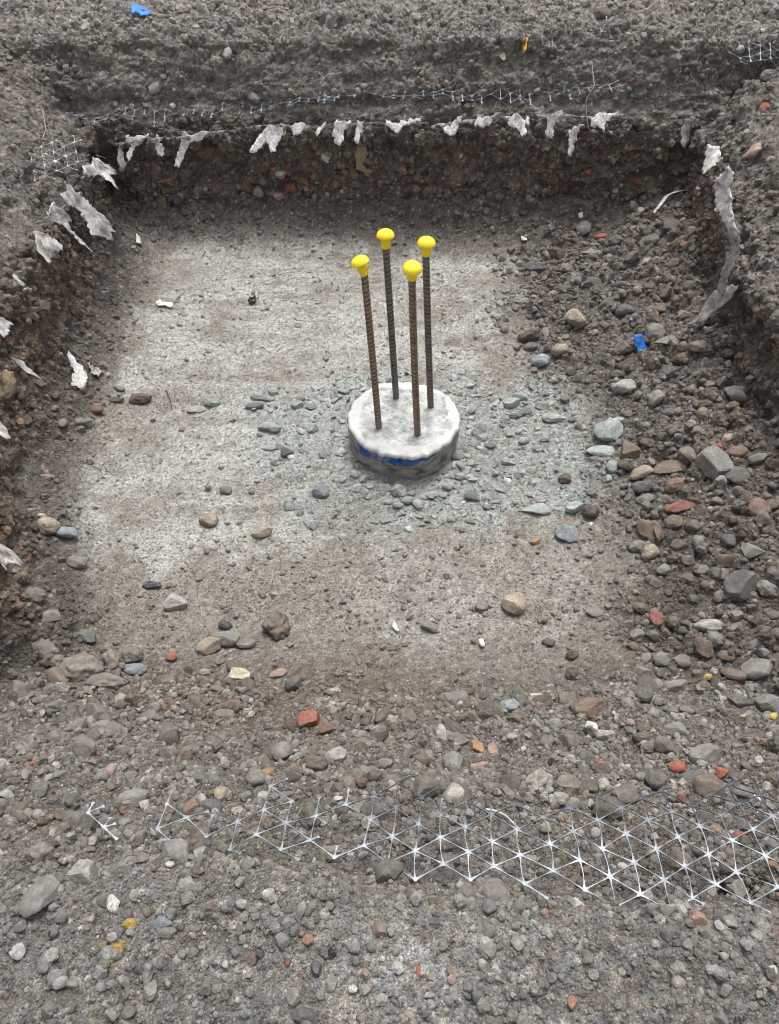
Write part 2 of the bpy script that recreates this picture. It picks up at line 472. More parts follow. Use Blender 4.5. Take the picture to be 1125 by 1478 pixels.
def rock_mesh(kind, seed, sub=3):
    r_ = np.random.default_rng(seed)
    V, Fc = ICO[sub]
    npl = {'angular': 9, 'round': 12, 'slab': 9, 'block': 7, 'clod': 14}[kind]
    n = r_.normal(size=(npl, 3))
    if kind == 'block':
        n = np.array([[1, 0, 0], [-1, 0, 0], [0, 1, 0], [0, -1, 0], [0, 0, 1], [0, 0, -1], [.6, .6, .5]]) + r_.normal(size=(7, 3)) * .16
    n /= np.linalg.norm(n, axis=1, keepdims=True)
    d = r_.uniform(.55, .88, npl) if kind not in ('round', 'clod') else r_.uniform(.70, .96, npl)
    if kind == 'block': d = r_.uniform(.55, .66, npl); d[6] = .78
    dots = V @ n.T
    rad = np.where(dots > .05, d[None, :] / np.maximum(dots, .05), 9)
    k = 60 if kind in ('angular', 'slab', 'block') else 12
    rr = (np.sum(np.minimum(rad, 3.0) ** (-k), axis=1) + 1.0) ** (-1.0 / k)
    amp = {'angular': .07, 'round': .16, 'slab': .07, 'block': .06, 'clod': .24}[kind]
    rr *= 1 + amp * fbm(V + seed, 1.9, 4, seed, .6) + (.05 if kind in ('angular', 'slab', 'block') else .09) * fbm(V + seed, 6, 3, seed + 3)
    if kind == 'clod':
        vv_, s_, i_ = voro(V + seed, 2.6, seed); rr *= 1 + .30 * np.sqrt(np.clip(1 - vv_ ** 2 * 1.6, 0, 1)) * ((i_ >> np.uint32(5)) & np.uint32(255)) / 255.0
    P = V * rr[:, None]
    e = P.max(0) - P.min(0); c0 = (P.max(0) + P.min(0)) / 2
    P = (P - c0) / e            # unit box
    me = make_mesh('stone_' + kind, P, Fc.ravel(), 3)
    if kind in ('angular', 'slab', 'block'):
        me.set_sharp_from_angle(angle=R(24)) if hasattr(me, 'set_sharp_from_angle') else None
    return me
ROCKS = {k: [rock_mesh(k, 100 * i + j) for j in range(9)] for i, k in enumerate(('angular', 'round', 'slab', 'block', 'clod'), 1)}
for L in ROCKS.values():
    for me in L: me.materials.append(ROCK)

# prototypes for the uncountable gravel, in a collection of their own that is not in the scene
proto = bpy.data.collections.new('gravel_shapes')
for k, n in (('angular', 11), ('block', 2), ('clod', 5)):
    for j in range(n):
        me = rock_mesh(k, 900 + 10 * n + j + (77 if k == 'clod' else 0), 3)
        me.materials.append(PEB)
        proto.objects.link(bpy.data.objects.new('pebble', me))
NPROTO = 18

def gravel(name, label, cat, pts, nrm, size, tone, flat=.9, seed=1):
    n = len(pts)
    r_ = np.random.default_rng(seed)
    me = bpy.data.meshes.new(name)
    me.vertices.add(n)
    sz = size[:, None] * np.stack([r_.uniform(.85, 1.35, n), r_.uniform(.75, 1.1, n), r_.uniform(.8, 1.1, n) * flat], 1)
    me.vertices.foreach_set('co', (pts + nrm * (sz[:, 2:] * r_.uniform(-.22, .22, (n, 1)))).astype(np.float32).ravel())
    a = me.attributes.new('size', 'FLOAT_VECTOR', 'POINT'); a.data.foreach_set('vector', sz.astype(np.float32).ravel())
    # tangent-aligned rotation with spin and some tumble
    rot = np.stack([np.arcsin(np.clip(-nrm[:, 1], -1, 1)) + r_.normal(0, .35, n), np.arcsin(np.clip(nrm[:, 0], -1, 1)) + r_.normal(0, .35, n), r_.uniform(0, 6.283, n)], 1)
    a = me.attributes.new('rot', 'FLOAT_VECTOR', 'POINT'); a.data.foreach_set('vector', rot.astype(np.float32).ravel())
    a = me.attributes.new('pick', 'INT', 'POINT'); a.data.foreach_set('value', r_.integers(0, NPROTO, n).astype(np.int32))
    set_col(me, tone)
    o = link(name, me)
    tag(o, label, cat, kind='stuff')
    ng = bpy.data.node_groups.get('scatter')
    if ng is None:
        ng = bpy.data.node_groups.new('scatter', 'GeometryNodeTree')
        ng.interface.new_socket('Geometry', in_out='INPUT', socket_type='NodeSocketGeometry')
        ng.interface.new_socket('Geometry', in_out='OUTPUT', socket_type='NodeSocketGeometry')
        nn = ng.nodes
        gi, go = nn.new('NodeGroupInput'), nn.new('NodeGroupOutput')
        ci = nn.new('GeometryNodeCollectionInfo'); ci.inputs['Collection'].default_value = proto
        ci.inputs['Separate Children'].default_value = True; ci.inputs['Reset Children'].default_value = True
        ip = nn.new('GeometryNodeInstanceOnPoints'); ip.inputs['Pick Instance'].default_value = True
        def na(nm, dt):
            x = nn.new('GeometryNodeInputNamedAttribute'); x.data_type = dt; x.inputs['Name'].default_value = nm; return x.outputs['Attribute']
        er = nn.new('FunctionNodeEulerToRotation')
        ng.links.new(na('rot', 'FLOAT_VECTOR'), er.inputs[0])
        ng.links.new(gi.outputs[0], ip.inputs['Points']); ng.links.new(ci.outputs[0], ip.inputs['Instance'])
        ng.links.new(na('pick', 'INT'), ip.inputs['Instance Index'])
        ng.links.new(er.outputs[0], ip.inputs['Rotation']); ng.links.new(na('size', 'FLOAT_VECTOR'), ip.inputs['Scale'])
        ng.links.new(ip.outputs[0], go.inputs[0])
    md = o.modifiers.new('scatter', 'NODES'); md.node_group = ng
    return o

# cell areas of the ground sheet for area-true sampling
G = P3.reshape(NY, NX, 3); GN = N2.reshape(NY, NX, 3)
e1 = G[:-1, 1:] - G[:-1, :-1]; e2 = G[1:, :-1] - G[:-1, :-1]
AREA = np.linalg.norm(np.cross(e1, e2), axis=2).ravel()
def cell(a): return a.reshape(NY, NX)[:-1, :-1].ravel()
cX, cY, cZ = cell(X), cell(Y), cell(Z)
depth_c = cY * math.cos(PITCH) + (CAM_Z - cZ) * math.sin(PITCH)
upc = cY * math.sin(PITCH) - (CAM_Z - cZ) * math.cos(PITCH)
inview = (depth_c > .2) & (np.abs(cX) < depth_c * .62 + .1) & (upc < depth_c * .80) & (upc > -depth_c * .80)
cc = {k: cell(v) for k, v in dict(pale=pale, green=green, talus=talus, near=NEAR, soft=soft, strat=strat, smooth=smooth_face, foot=foot, n=PN1, n3=PN3, pd=pd).items()}
ccol = colr.reshape(NY, NX, 3)[:-1, :-1].reshape(-1, 3)
PAL = np.array([[.17, .155, .14], [.20, .185, .165], [.145, .13, .115], [.24, .23, .21], [.19, .165, .14], [.30, .285, .255], [.13, .125, .125], [.21, .19, .17]])

def scatter(name, label, cat, dens, smin, smax_, pw, pal=PAL, palw=None, own=.5, seed=1, flat=.9):
    r_ = np.random.default_rng(seed)
    p = AREA * dens * inview
    tot = int(p.sum())
    ci = r_.choice(len(p), tot, p=p / p.sum())
    j, i = ci // (NX - 1), ci % (NX - 1)
    a, b = r_.random(tot)[:, None], r_.random(tot)[:, None]
    pt = G[j, i] * (1 - a) * (1 - b) + G[j, i + 1] * a * (1 - b) + G[j + 1, i] * (1 - a) * b + G[j + 1, i + 1] * a * b
    size = smin * (1 - r_.random(tot) * (1 - (smin / smax_) ** pw)) ** (-1 / pw)
    tone = pal[r_.choice(len(pal), tot, p=palw)] * r_.lognormal(0, .30, (tot, 1))
    tone = tone * (1 - own) + ccol[ci] * 1.08 * own
    print(name, tot)
    return gravel(name, label, cat, pt, GN[j, i], size, np.clip(tone, .01, .8), flat, seed)

scatter('bank_gravel', 'loose grey gravel and crumbs covering the near bank', 'gravel', cc['near'] * sstep(.02, .12, cZ) * 28000 * (.3 + .8 * sstep(-.3, .35, cc['n'])), .0036, .018, 2.0, own=.42, seed=21,
        pal=np.array([[.235, .225, .205], [.30, .288, .265], [.19, .175, .16], [.36, .35, .325], [.255, .228, .20], [.48, .47, .44], [.15, .15, .15], [.28, .17, .12], [.26, .25, .235]]),
        palw=[.2, .2, .17, .12, .12, .04, .05, .02, .08])
scatter('rubble', 'loose dark rubble piled against the right wall of the pit', 'rubble', cc['talus'] * (1 - cc['near']) * 7500, .0045, .030, 1.75, own=.35, seed=22,
        pal=np.array([[.15, .135, .12], [.18, .165, .15], [.125, .112, .104], [.22, .205, .19], [.15, .125, .105], [.22, .13, .10], [.30, .28, .25]]),
        palw=[.26, .25, .22, .14, .07, .01, .05])
scatter('stone_chips', 'broken green-grey stone chips scattered around the concrete pile', 'stone chips', cc['green'] * (1 - cc['talus']) * (cc['pd'] > .16) * (2600 * np.exp(-((cc['pd'] - .24) / .20) ** 2) + 500), .006, .030, 1.5, own=.2, seed=23, flat=.45,
        pal=np.array([[.25, .28, .265], [.30, .325, .305], [.20, .225, .215], [.36, .385, .36], [.22, .22, .205]]))
fld = cc['soft'] * (1 - cc['near'] * .5)
scatter('floor_gravel', 'small scattered stones and crumbs on the pit floor', 'gravel', fld * (1 - .6 * cc['pale']) * (2600 + 3500 * sstep(1.3, .9, cY)) * sstep(-.5, .3, cc['n']), .0035, .018, 2.1, own=.6, seed=24)
scatter('slope_clods', 'soil clods lying on the near slope and along the foot of the walls', 'soil clods', cc['near'] * sstep(.0, .10, cZ) * sstep(.56, .50, cZ) * 450 * sstep(-.3, .4, cc['n']), .016, .045, 1.5, own=.75, seed=27)
scatter('soil_crumbs', 'loose soil crumbs and small stones on the cut banks', 'soil', (1 - cc['near']) * (1 - cc['soft']) * (1 - cc['talus']) * (1 - .72 * cc['smooth']) * (1 - .3 * cc['foot']) * 7000 * sstep(-.7, .3, cc['n']), .0045, .028, 1.9, own=.82, seed=25)
scatter('wall_rubble', 'broken stones and brick bits sticking out of the brown layer below the fabric', 'rubble', cc['strat'] * 1500 * sstep(-.35, .35, cc['n'] + .5 * cc['n3']), .006, .038, 1.9, own=.68, seed=26,
        pal=np.array([[.19, .155, .13], [.23, .205, .18], [.15, .12, .10], [.28, .25, .215], [.18, .11, .08], [.27, .12, .08], [.30, .26, .19]]), palw=[.27, .22, .25, .10, .10, .02, .04])

scatter('bank_crumbs', 'tiny grey grains between the pebbles of the near bank', 'gravel', cc['near'] * sstep(.02, .12, cZ) * 85000, .0015, .0042, 1.8, own=.45, seed=31,
        pal=np.array([[.24, .225, .205], [.33, .315, .29], [.17, .155, .14], [.45, .44, .41], [.26, .215, .17]]))
scatter('floor_crumbs', 'tiny grains of broken concrete and soil covering the pit floor', 'gravel', (1 - cc['near']) * (22000 * sstep(3.1, 2.9, cY) + 26000 * (1 - cc['soft'])) * (cc['pd'] > .155), .0018, .0055, 1.7, own=.80, seed=32,
        pal=np.array([[.26, .245, .22], [.36, .35, .32], [.17, .15, .13], [.11, .095, .085], [.29, .29, .265]]))
# ------------------------------------------------------------------ stones one can point to
C = dict(slate=(.055, .06, .07), pale=(.36, .35, .32), white=(.62, .60, .55), grey=(.215, .205, .19), dgrey=(.125, .12, .115), green=(.28, .315, .295), dgreen=(.155, .18, .17),
         pgreen=(.37, .405, .385), blue=(.24, .265, .29), brown=(.155, .12, .095), dbrown=(.10, .078, .063), rbrown=(.20, .135, .105), red=(.34, .115, .075), dred=(.20, .08, .06), orange=(.36, .20, .12), pink=(.36, .25, .21),
         beige=(.33, .28, .215), cream=(.48, .42, .30), yellow=(.55, .42, .10), ypaint=(.52, .34, .06), soil=(.20, .18, .158), black=(.03, .03, .033))
SH = dict(a='angular', r='round', s='slab', b='block', c='clod')
cnt = {k: 0 for k in ROCKS}
TAKEN = []
def stone(px, py, w_, h_, colour, sh, label, name='stone', cat='stone', yaw=0.0, group=None, sink=.14, tall=.82):
    P, n, dep = hit(px, py)
    k = SH[sh]; L = ROCKS[k]; me = L[cnt[k] % len(L)]; cnt[k] += 1
    W = w_ * dep / F * 1.05; Hh = h_ * dep / F * 1.05
    o = bpy.data.objects.new(name, me); COL.objects.link(o)
    thick = min(W, Hh) * (tall if sh != 's' else .5)
    o.scale = (W, Hh, thick)
    q = Vector((0, 0, 1)).rotation_difference((n * .6 + Vector((0, 0, .6))).normalized())
    o.rotation_mode = 'QUATERNION'
    o.rotation_quaternion = q @ Euler((random.uniform(-.18, .18), random.uniform(-.18, .18), yaw + random.uniform(-.12, .12))).to_quaternion()
    o.location = P + n * thick * (.5 - sink - .12)
    cl = C[colour] if isinstance(colour, str) else colour
    j = random.uniform(.92, 1.08)
    o.color = (cl[0] * j, cl[1] * j, cl[2] * j, 1)
    tag(o, label, cat, group)
    TAKEN.append((px, py, max(w_, h_) / 2))
    return o
BF = dict(name='brick_fragment', cat='brick fragment')
CL = dict(name='soil_clod', cat='soil clod')
ST = [
(220,845,28,15,'slate','s','flat dark slate piece lying on the floor at the left, above a pale angular stone'),
(256,873,32,27,'pale','a','pale grey angular stone just below the dark slate piece'),
(126,921,28,20,'dgreen','a','dark green-grey angular stone on the floor left of the pale angular one'),
(98,902,13,11,'slate','a','small blue-black stone near the left edge of the pit floor'),
(197,970,32,21,'blue','r','mottled blue-grey stone on the brown floor at the left'),
(302,938,36,25,'beige','a','beige angular stone with a pinkish side beside a grey one'),
(329,926,38,25,'grey','a','grey wedge-shaped stone touching the beige angular stone'),
(356,932,28,17,'grey','a','low brownish grey stone, right end of a row of three'),
(326,905,20,16,'slate','a','small blue-black stone behind the row of three stones'),
(345,980,31,22,'cream','b','pale cream block-like stone below the row of three stones'),
(425,988,25,25,'dgrey','a','dark cracked stone right of the pink brick sliver'),
(405,1092,30,34,'grey','a','grey triangular stone below and left of the red brick lump'),
(484,1096,32,24,'pale','r','pale grey rough rounded stone right of the grey triangular stone'),
(471,1053,22,26,'rbrown','a','brown-red stone touching the right side of the red brick lump'),
(150,1058,44,27,'grey','a','long grey-brown stone standing out of the slope at lower left'),
(178,1060,14,22,'grey','a','upright narrow stone at the right end of the long grey-brown stone'),
(192,1160,50,29,'grey','r','large smooth oval grey pebble above the left end of the plastic grid'),
(275,1172,22,28,'rbrown','a','red-brown triangular stone at the top edge of the left grid strip'),
(303,1171,34,26,'dgrey','a','dark grey lump right of the red-brown triangular stone'),
(371,1128,28,26,'grey','r','round grey rough stone beside a small orange-brown one'),
(388,1119,20,17,'orange','a','small orange-brown stone beside a round grey one'),
(318,1148,18,25,'beige','r','upright beige pebble just above the left grid strip'),
(345,1172,20,13,'beige','r','small tan pebble lying by the dark grey lump above the grid strip'),
(160,1114,15,19,'pink','r','small pinkish oval pebble up the slope from the large oval pebble'),
(10,1151,22,17,'pale','a','pale grey stone at the left picture edge above the bank'),
(85,1085,18,14,'grey','r','grey pebble in the dark gravel at far lower left'),
(144,1125,20,20,'grey','r','round grey pebble just below the small pinkish oval pebble'),
(105,1158,22,24,'dgrey','r','dark rounded stone left of the large smooth oval pebble'),
(86,1121,20,17,'grey','a','grey stone in the dark gravel, left of the two round pebbles'),
(233,1126,18,14,'grey','r','small grey pebble right of the pinkish oval pebble'),
(57,1304,44,62,'grey','a','large tapering grey cobble with a reddish lower side on the near bank'),
(122,1271,36,38,'pale','b','pale blocky stone on the near bank right of the tapering cobble'),
(237,1334,26,18,'blue','a','shiny blue-grey angular stone on the near bank'),
(240,1347,24,16,'grey','r','grey pebble right under the shiny blue-grey stone'),
(188,1336,21,15,'ypaint','a','stone with yellow paint, upper one of the yellow marks'),
(172,1372,18,15,'ypaint','a','stone with orange-yellow paint, right one of the lower yellow marks'),
(160,1383,18,13,'ypaint','s','flat stone with orange-yellow paint, lowest of the yellow marks'),
(178,1362,9,8,'ypaint','a','tiny yellow-painted stone just above the lower yellow marks'),
(150,1366,12,12,(.34,.26,.12),'a','stone faintly dabbed with yellow, left of the yellow marks'),
(446,1357,17,15,'orange','r','round orange-brown pebble on the near bank below the grid'),
(348,1308,17,15,'pale','r','pale rounded pebble on the near bank under the left grid strip'),
(245,1250,13,10,'white','a','small whitish chip on the near bank just below the left grid strip'),
(272,1274,15,13,'pale','r','small pale pebble under the whitish chip'),
(234,1219,17,13,'pale','r','pale pebble touching the left grid strip from below'),
(188,1202,23,17,'grey','r','brown-grey pebble between the torn grid piece and the strip'),
(162,1261,13,9,'orange','r','tiny orange-brown pebble right of the pale blocky stone'),
(165,1305,17,25,'white','a','tall whitish stone between the pale block and the yellow marks'),
(194,1293,14,16,'pale','r','small pale pebble right of the tall whitish stone'),
(88,1414,28,30,'grey','a','brown-grey lump near the bottom left corner'),
(70,1390,22,28,'grey','a','grey lump leaning on the brown-grey lump near the corner'),
(214,1413,13,24,'grey','r','narrow upright grey pebble below the yellow marks'),
(264,1379,15,14,'grey','r','small round grey pebble right of the yellow marks'),
(280,1376,13,15,'grey','r','second small round pebble, just right of its twin'),
(24,1377,20,13,'white','r','flat whitish pebble at the left picture edge'),
(80,1381,10,13,'white','a','white chip just above the lumps near the corner'),
(510,1428,14,11,'white','r','smooth white pebble near the bottom middle'),
(440,1466,34,22,'dgrey','a','dark grey cobble half in a hole at the bottom edge'),
(480,1375,14,15,'black','a','black coal-like lump on the near bank'),
(378,1379,12,12,'slate','r','small dark pebble between the yellow marks and the red chip'),
(1016,1098,42,33,'grey','a','large grey angular stone between two red brick pieces'),
(1000,1122,40,20,'dgrey','s','dark slab wedged under the large grey angular stone'),
(1025,1147,42,42,'brown','a','brown-grey cobble below the large grey angular stone'),
(948,1129,30,30,'dgrey','a','dark grey stone left of the brown-grey cobble above the grid'),
(1075,1150,28,24,'grey','a','grey stone right of the brown-grey cobble'),
(689,1084,22,20,'orange','b','orange-tan blocky stone above a pinkish lump'),
(692,1111,26,20,'pink','a','pinkish lump just below the orange-tan blocky stone'),
(652,1106,30,32,'grey','a','grey cobble left of the pinkish lump'),
(665,1072,20,24,'grey','a','grey stone above the grey cobble left of the pinkish lump'),
(711,1084,14,24,'pink','s','narrow pale pink stone leaning right of the orange-tan stone'),
(637,1060,16,28,'pale','a','upright pale grey stone on the slope left of middle stones'),
(846,1100,26,26,'dgrey','r','dark round stone left of the upright red brick chip'),
(871,1138,21,21,'pale','r','pale speckled stone below the upright red brick chip'),
(808,1154,24,20,'pale','r','pale round pebble sitting behind the grid near its middle'),
(853,1053,18,23,'white','a','white chalky stone right under the reddish-brown stone'),
(851,1028,43,30,'rbrown','a','reddish-brown wedge stone with a white chalky stone under it'),
(656,1009,40,22,'grey','s','flat grey stone low on the floor, left of two smaller ones'),
(736,1022,28,20,'blue','r','blue-grey pebble right of the flat grey stone'),
(775,1007,32,12,'cream','s','long cream stone flush with the floor'),
(826,975,20,20,'dbrown','r','dark brown round stone with a twin above it'),
(826,948,18,16,'dbrown','r','smaller dark brown stone above its round twin'),
(791,929,18,14,'dgrey','r','dark pebble with a cream edge on the floor'),
(741,875,33,33,'beige','a','rough beige-grey lump alone on the floor right of middle'),
(695,878,20,16,'grey','a','grey stone left of the rough beige-grey lump'),
(620,908,26,18,'grey','a','grey stone right of the standing white plastic shred'),
(856,885,28,16,'grey','s','flat grey stone right of the rough beige-grey lump'),
(973,993,38,24,'grey','a','grey stone below the standing brown stone at the right'),
(1093,965,42,28,'grey','a','big grey stone near the right edge, above two touching cobbles'),
(1068,1018,37,24,'dgrey','a','dark cobble, left of two touching cobbles at the right edge'),
(1110,1017,38,27,'grey','a','grey cobble, right of two touching cobbles at the right edge'),
(1117,1038,15,11,'yellow','r','bright yellow-ochre stone at the right picture edge'),
(1078,1035,19,8,'cream','s','cream sliver left of the yellow-ochre stone'),
(1022,904,40,20,'pale','r','pale grey rounded stone up the rubble slope'),
(1012,934,24,33,'brown','a','standing brown stone below the pale rounded one'),
(1032,923,22,22,'grey','r','grey stone right behind the standing brown stone'),
(1070,848,45,43,'dgrey','a','big dark grey boulder on the right rubble slope'),
(1092,930,22,14,'grey','r','grey stone above the big grey stone near the right edge'),
(1000,865,14,14,'dgrey','r','small dark stone left of the big dark boulder'),
(973,1057,32,22,'grey','a','grey lump above the large grey angular stone'),
(905,1018,19,20,'grey','r','round grey stone right of the reddish-brown wedge stone'),
(925,1008,26,26,'dgrey','a','dark grey lump beside the round grey stone'),
(1023,979,12,10,'yellow','r','tiny yellow-brown pebble in the rubble right of the standing brown stone'),
(831,460,30,28,'beige','a','tan-grey angular stone on the floor behind the blue scrap'),
(765,486,32,20,'dbrown','a','dark brown clod-like stone left of the tan-grey angular stone'),
(767,503,20,14,'dgrey','r','small dark pebble under the dark brown stone'),
(781,525,26,21,'blue','a','blue-grey stone with a pale top, right of the rods'),
(812,510,24,23,'beige','r','beige rounded stone between blue-grey stone and blue scrap'),
(942,482,30,28,'grey','r','grey rounded stone just right of the blue scrap'),
(963,494,34,18,'grey','s','flat grey stone touching the rounded one right of the blue scrap'),
(970,540,30,26,'dgrey','a','dark grey stone below the pair beside the blue scrap'),
(901,562,34,22,'pale','r','pale egg-like pebble in the rubble below the blue scrap'),
(857,412,26,18,'dgrey','a','dark stone at the back of the floor behind the tan-grey stone'),
(880,440,24,18,'dgrey','r','dark rounded stone between the back stones and blue scrap'),
(800,604,34,20,'pale','s','pale flat stone right of the pile, by itself'),
(783,588,20,14,'green','a','green-grey chip just above the pale flat stone'),
(738,585,24,17,'green','a','green-grey chip, left of a close pair right of the pile'),
(751,575,22,15,'green','a','green-grey chip, right of a close pair right of the pile'),
(877,621,40,38,'green','s','largest green-grey slab, at the foot of the rubble'),
(890,607,26,12,'green','s','green-grey splinter behind the largest green-grey slab'),
(868,654,42,22,'pgreen','s','pale green slab just below the largest green-grey slab'),
(884,676,18,22,'green','a','green-grey stone between the pale green slab and brown block'),
(875,692,17,10,'pgreen','s','small pale green chip under the green-grey slabs'),
(904,655,26,26,'brown','b','brown block right of the green slabs, upper of two'),
(903,673,24,18,'dbrown','a','dark brown stone, lower of the two by the green slabs'),
(928,685,34,20,'beige','r','buff stone below the brown block at the rubble foot'),
(927,704,30,20,'dgrey','r','dark rounded stone under the buff stone'),
(932,723,26,16,'grey','r','grey rounded stone, lowest of three under the brown block'),
(968,677,46,26,'brown','s','long brown-grey slab leaning on the rubble left of the square block'),
(976,704,28,22,'rbrown','r','purple-brown stone below the leaning brown-grey slab'),
(1023,679,44,48,'grey','b','large square grey block on the right rubble'),
(1064,690,34,30,'dgrey','s','dark thin slab right of the large square grey block'),
(1094,664,28,20,'grey','a','grey stone near the right edge level with the square block'),
(1058,573,36,28,'dgrey','a','dark lump under the right wall above the square block'),
(980,733,43,22,'dred','s','glossy dark red sandstone flake with a pale rim'),
(1094,740,30,34,'rbrown','r','tall brown stone near the right edge below the square block'),
(1088,795,32,24,'grey','a','grey stone near the right edge above the big dark boulder'),
(1050,782,20,24,'dgrey','r','dark oval stone above the big dark boulder'),
(975,755,26,22,'brown','r','brown stone right of the standing brick sliver'),
(1000,762,22,20,'dgrey','r','dark grey stone below the glossy red flake'),
(1008,785,18,22,'grey','r','grey oval stone down slope from the glossy red flake'),
(920,790,26,18,'grey','a','grey stone left below the orange-brown brick lump'),
(940,800,26,24,'beige','r','buff-grey stone right below the orange-brown brick lump'),
(818,773,32,27,'blue','a','blue-green rough stone alone in front of the pile to the right'),
(774,738,42,20,'pgreen','s','long pale green flake between pile and blue-green stone'),
(829,733,26,16,'pgreen','a','pale green chip right of the long pale green flake'),
(853,740,23,22,'dbrown','r','dark brown round stone right of the pale green chip'),
(815,694,18,16,'dbrown','a','dark brown stone among green chips right of the pile'),
(378,576,32,12,'dgreen','s','dark green slab, upper of two left of the pile'),
(368,588,27,12,'dgreen','a','dark green wedge, lower of two left of the pile'),
(307,584,23,15,'green','r','round green-grey pebble on the pale floor left of the two slabs'),
(283,592,26,12,'pale','s','pale flake left of the round green-grey pebble'),
(390,620,34,18,'green','a','green-grey wedge below the two dark green slabs'),
(203,579,32,18,'dbrown','r','dark brown oval clod at the left side of the pale floor'),
(140,593,18,17,'rbrown','r','red-brown pebble left of the dark brown oval clod'),
(168,578,22,11,'dbrown','s','flat dark stone between the red-brown pebble and the oval clod'),
(174,563,14,10,'grey','r','small grey pebble behind the flat dark stone at the left'),
(120,611,24,18,'grey','a','grey stone at the left wall foot below the red-brown pebble'),
(89,612,12,20,'grey','a','thin upright stone at the left wall foot'),
(415,655,18,18,'dgrey','a','dark grey stone left of the pile front'),
(388,648,24,10,'green','s','thin green flake left of the dark grey stone by the pile'),
(327,709,17,15,'grey','r','small grey-blue pebble alone on the pale floor'),
(463,711,24,21,'blue','a','blue-grey rough stone in front of the pile to the left'),
(418,732,17,18,'green','a','green-grey stone standing left of the blue-grey rough stone'),
(302,754,27,22,'beige','r','tan clod-like stone on the pale floor at left'),
(378,771,30,17,'beige','a','tan angular stone right of the tan clod-like one'),
(68,762,32,27,'beige','r','buff stone at the left wall foot touching a blue-grey one'),
(95,770,32,18,'blue','r','smooth blue-grey stone touching the buff one at the left'),
(60,746,12,9,'cream','r','tiny cream pebble behind the buff stone at the left'),
(110,815,26,20,'grey','a','grey stone near the left wall below the smooth blue-grey stone'),
(222,127,19,17,'grey','s','grey slab stuck in the far bank at upper left'),
(330,77,12,18,'pale','a','pale splinter hanging in the far bank below a crack'),
(249,154,9,9,'white','r','small white pebble on the far grid line'),
(369,142,17,14,'grey','a','grey stone resting on the far grid line'),
(403,250,15,15,'pale','a','pale grey stone in the brown layer of the far wall'),
(726,82,9,15,'cream','s','cream splinter stuck upright in the far bank'),
(1110,114,22,20,'grey','r','grey rounded stone in the upper right bank'),
(845,8,17,18,'pale','r','pale rounded stone on the ground at the top'),
(870,25,22,20,'brown','r','brown-grey stone right of the pale rounded stone at the top'),
(600,27,14,12,'pale','r','pale lump on the ground at the top near the middle'),
(122,36,14,12,'pale','r','pale pebble below and left of the blue painted stone'),
(841,334,22,26,'grey','a','upright grey stone at the foot of the far right corner'),
(966,331,26,20,'dgrey','b','dark blocky stone under the white plastic strip'),
(775,390,30,22,'dgrey','a','dark grey stone at the back right end of the pale floor'),
(855,368,30,16,'grey','s','flat grey stone below the upright grey stone at the back'),
(893,350,24,18,'dgrey','r','dark rounded stone right of the small orange brick at the back'),
(575,711,22,20,'pale','a','pale green-white stone at the front foot of the pile'),
(555,706,21,13,'pale','a','flat whitish stone left of the pale one at the pile foot'),
(594,708,10,14,'grey','a','small grey stone right of the pale one at the pile foot'),
(619,716,26,12,'pgreen','s','pale green flake right of the stones at the pile foot'),
(664,690,14,12,'pale','a','whitish stone at the right foot of the pile'),
(495,566,20,13,'green','s','green slab leaning behind the left side of the pile'),
(686,572,20,8,'pgreen','s','thin pale splinter behind the right side of the pile'),
]
for a in ST:
    stone(*a, sink=-.12 if a[4] == 'ypaint' or 'yellow' in a[6] else .10)
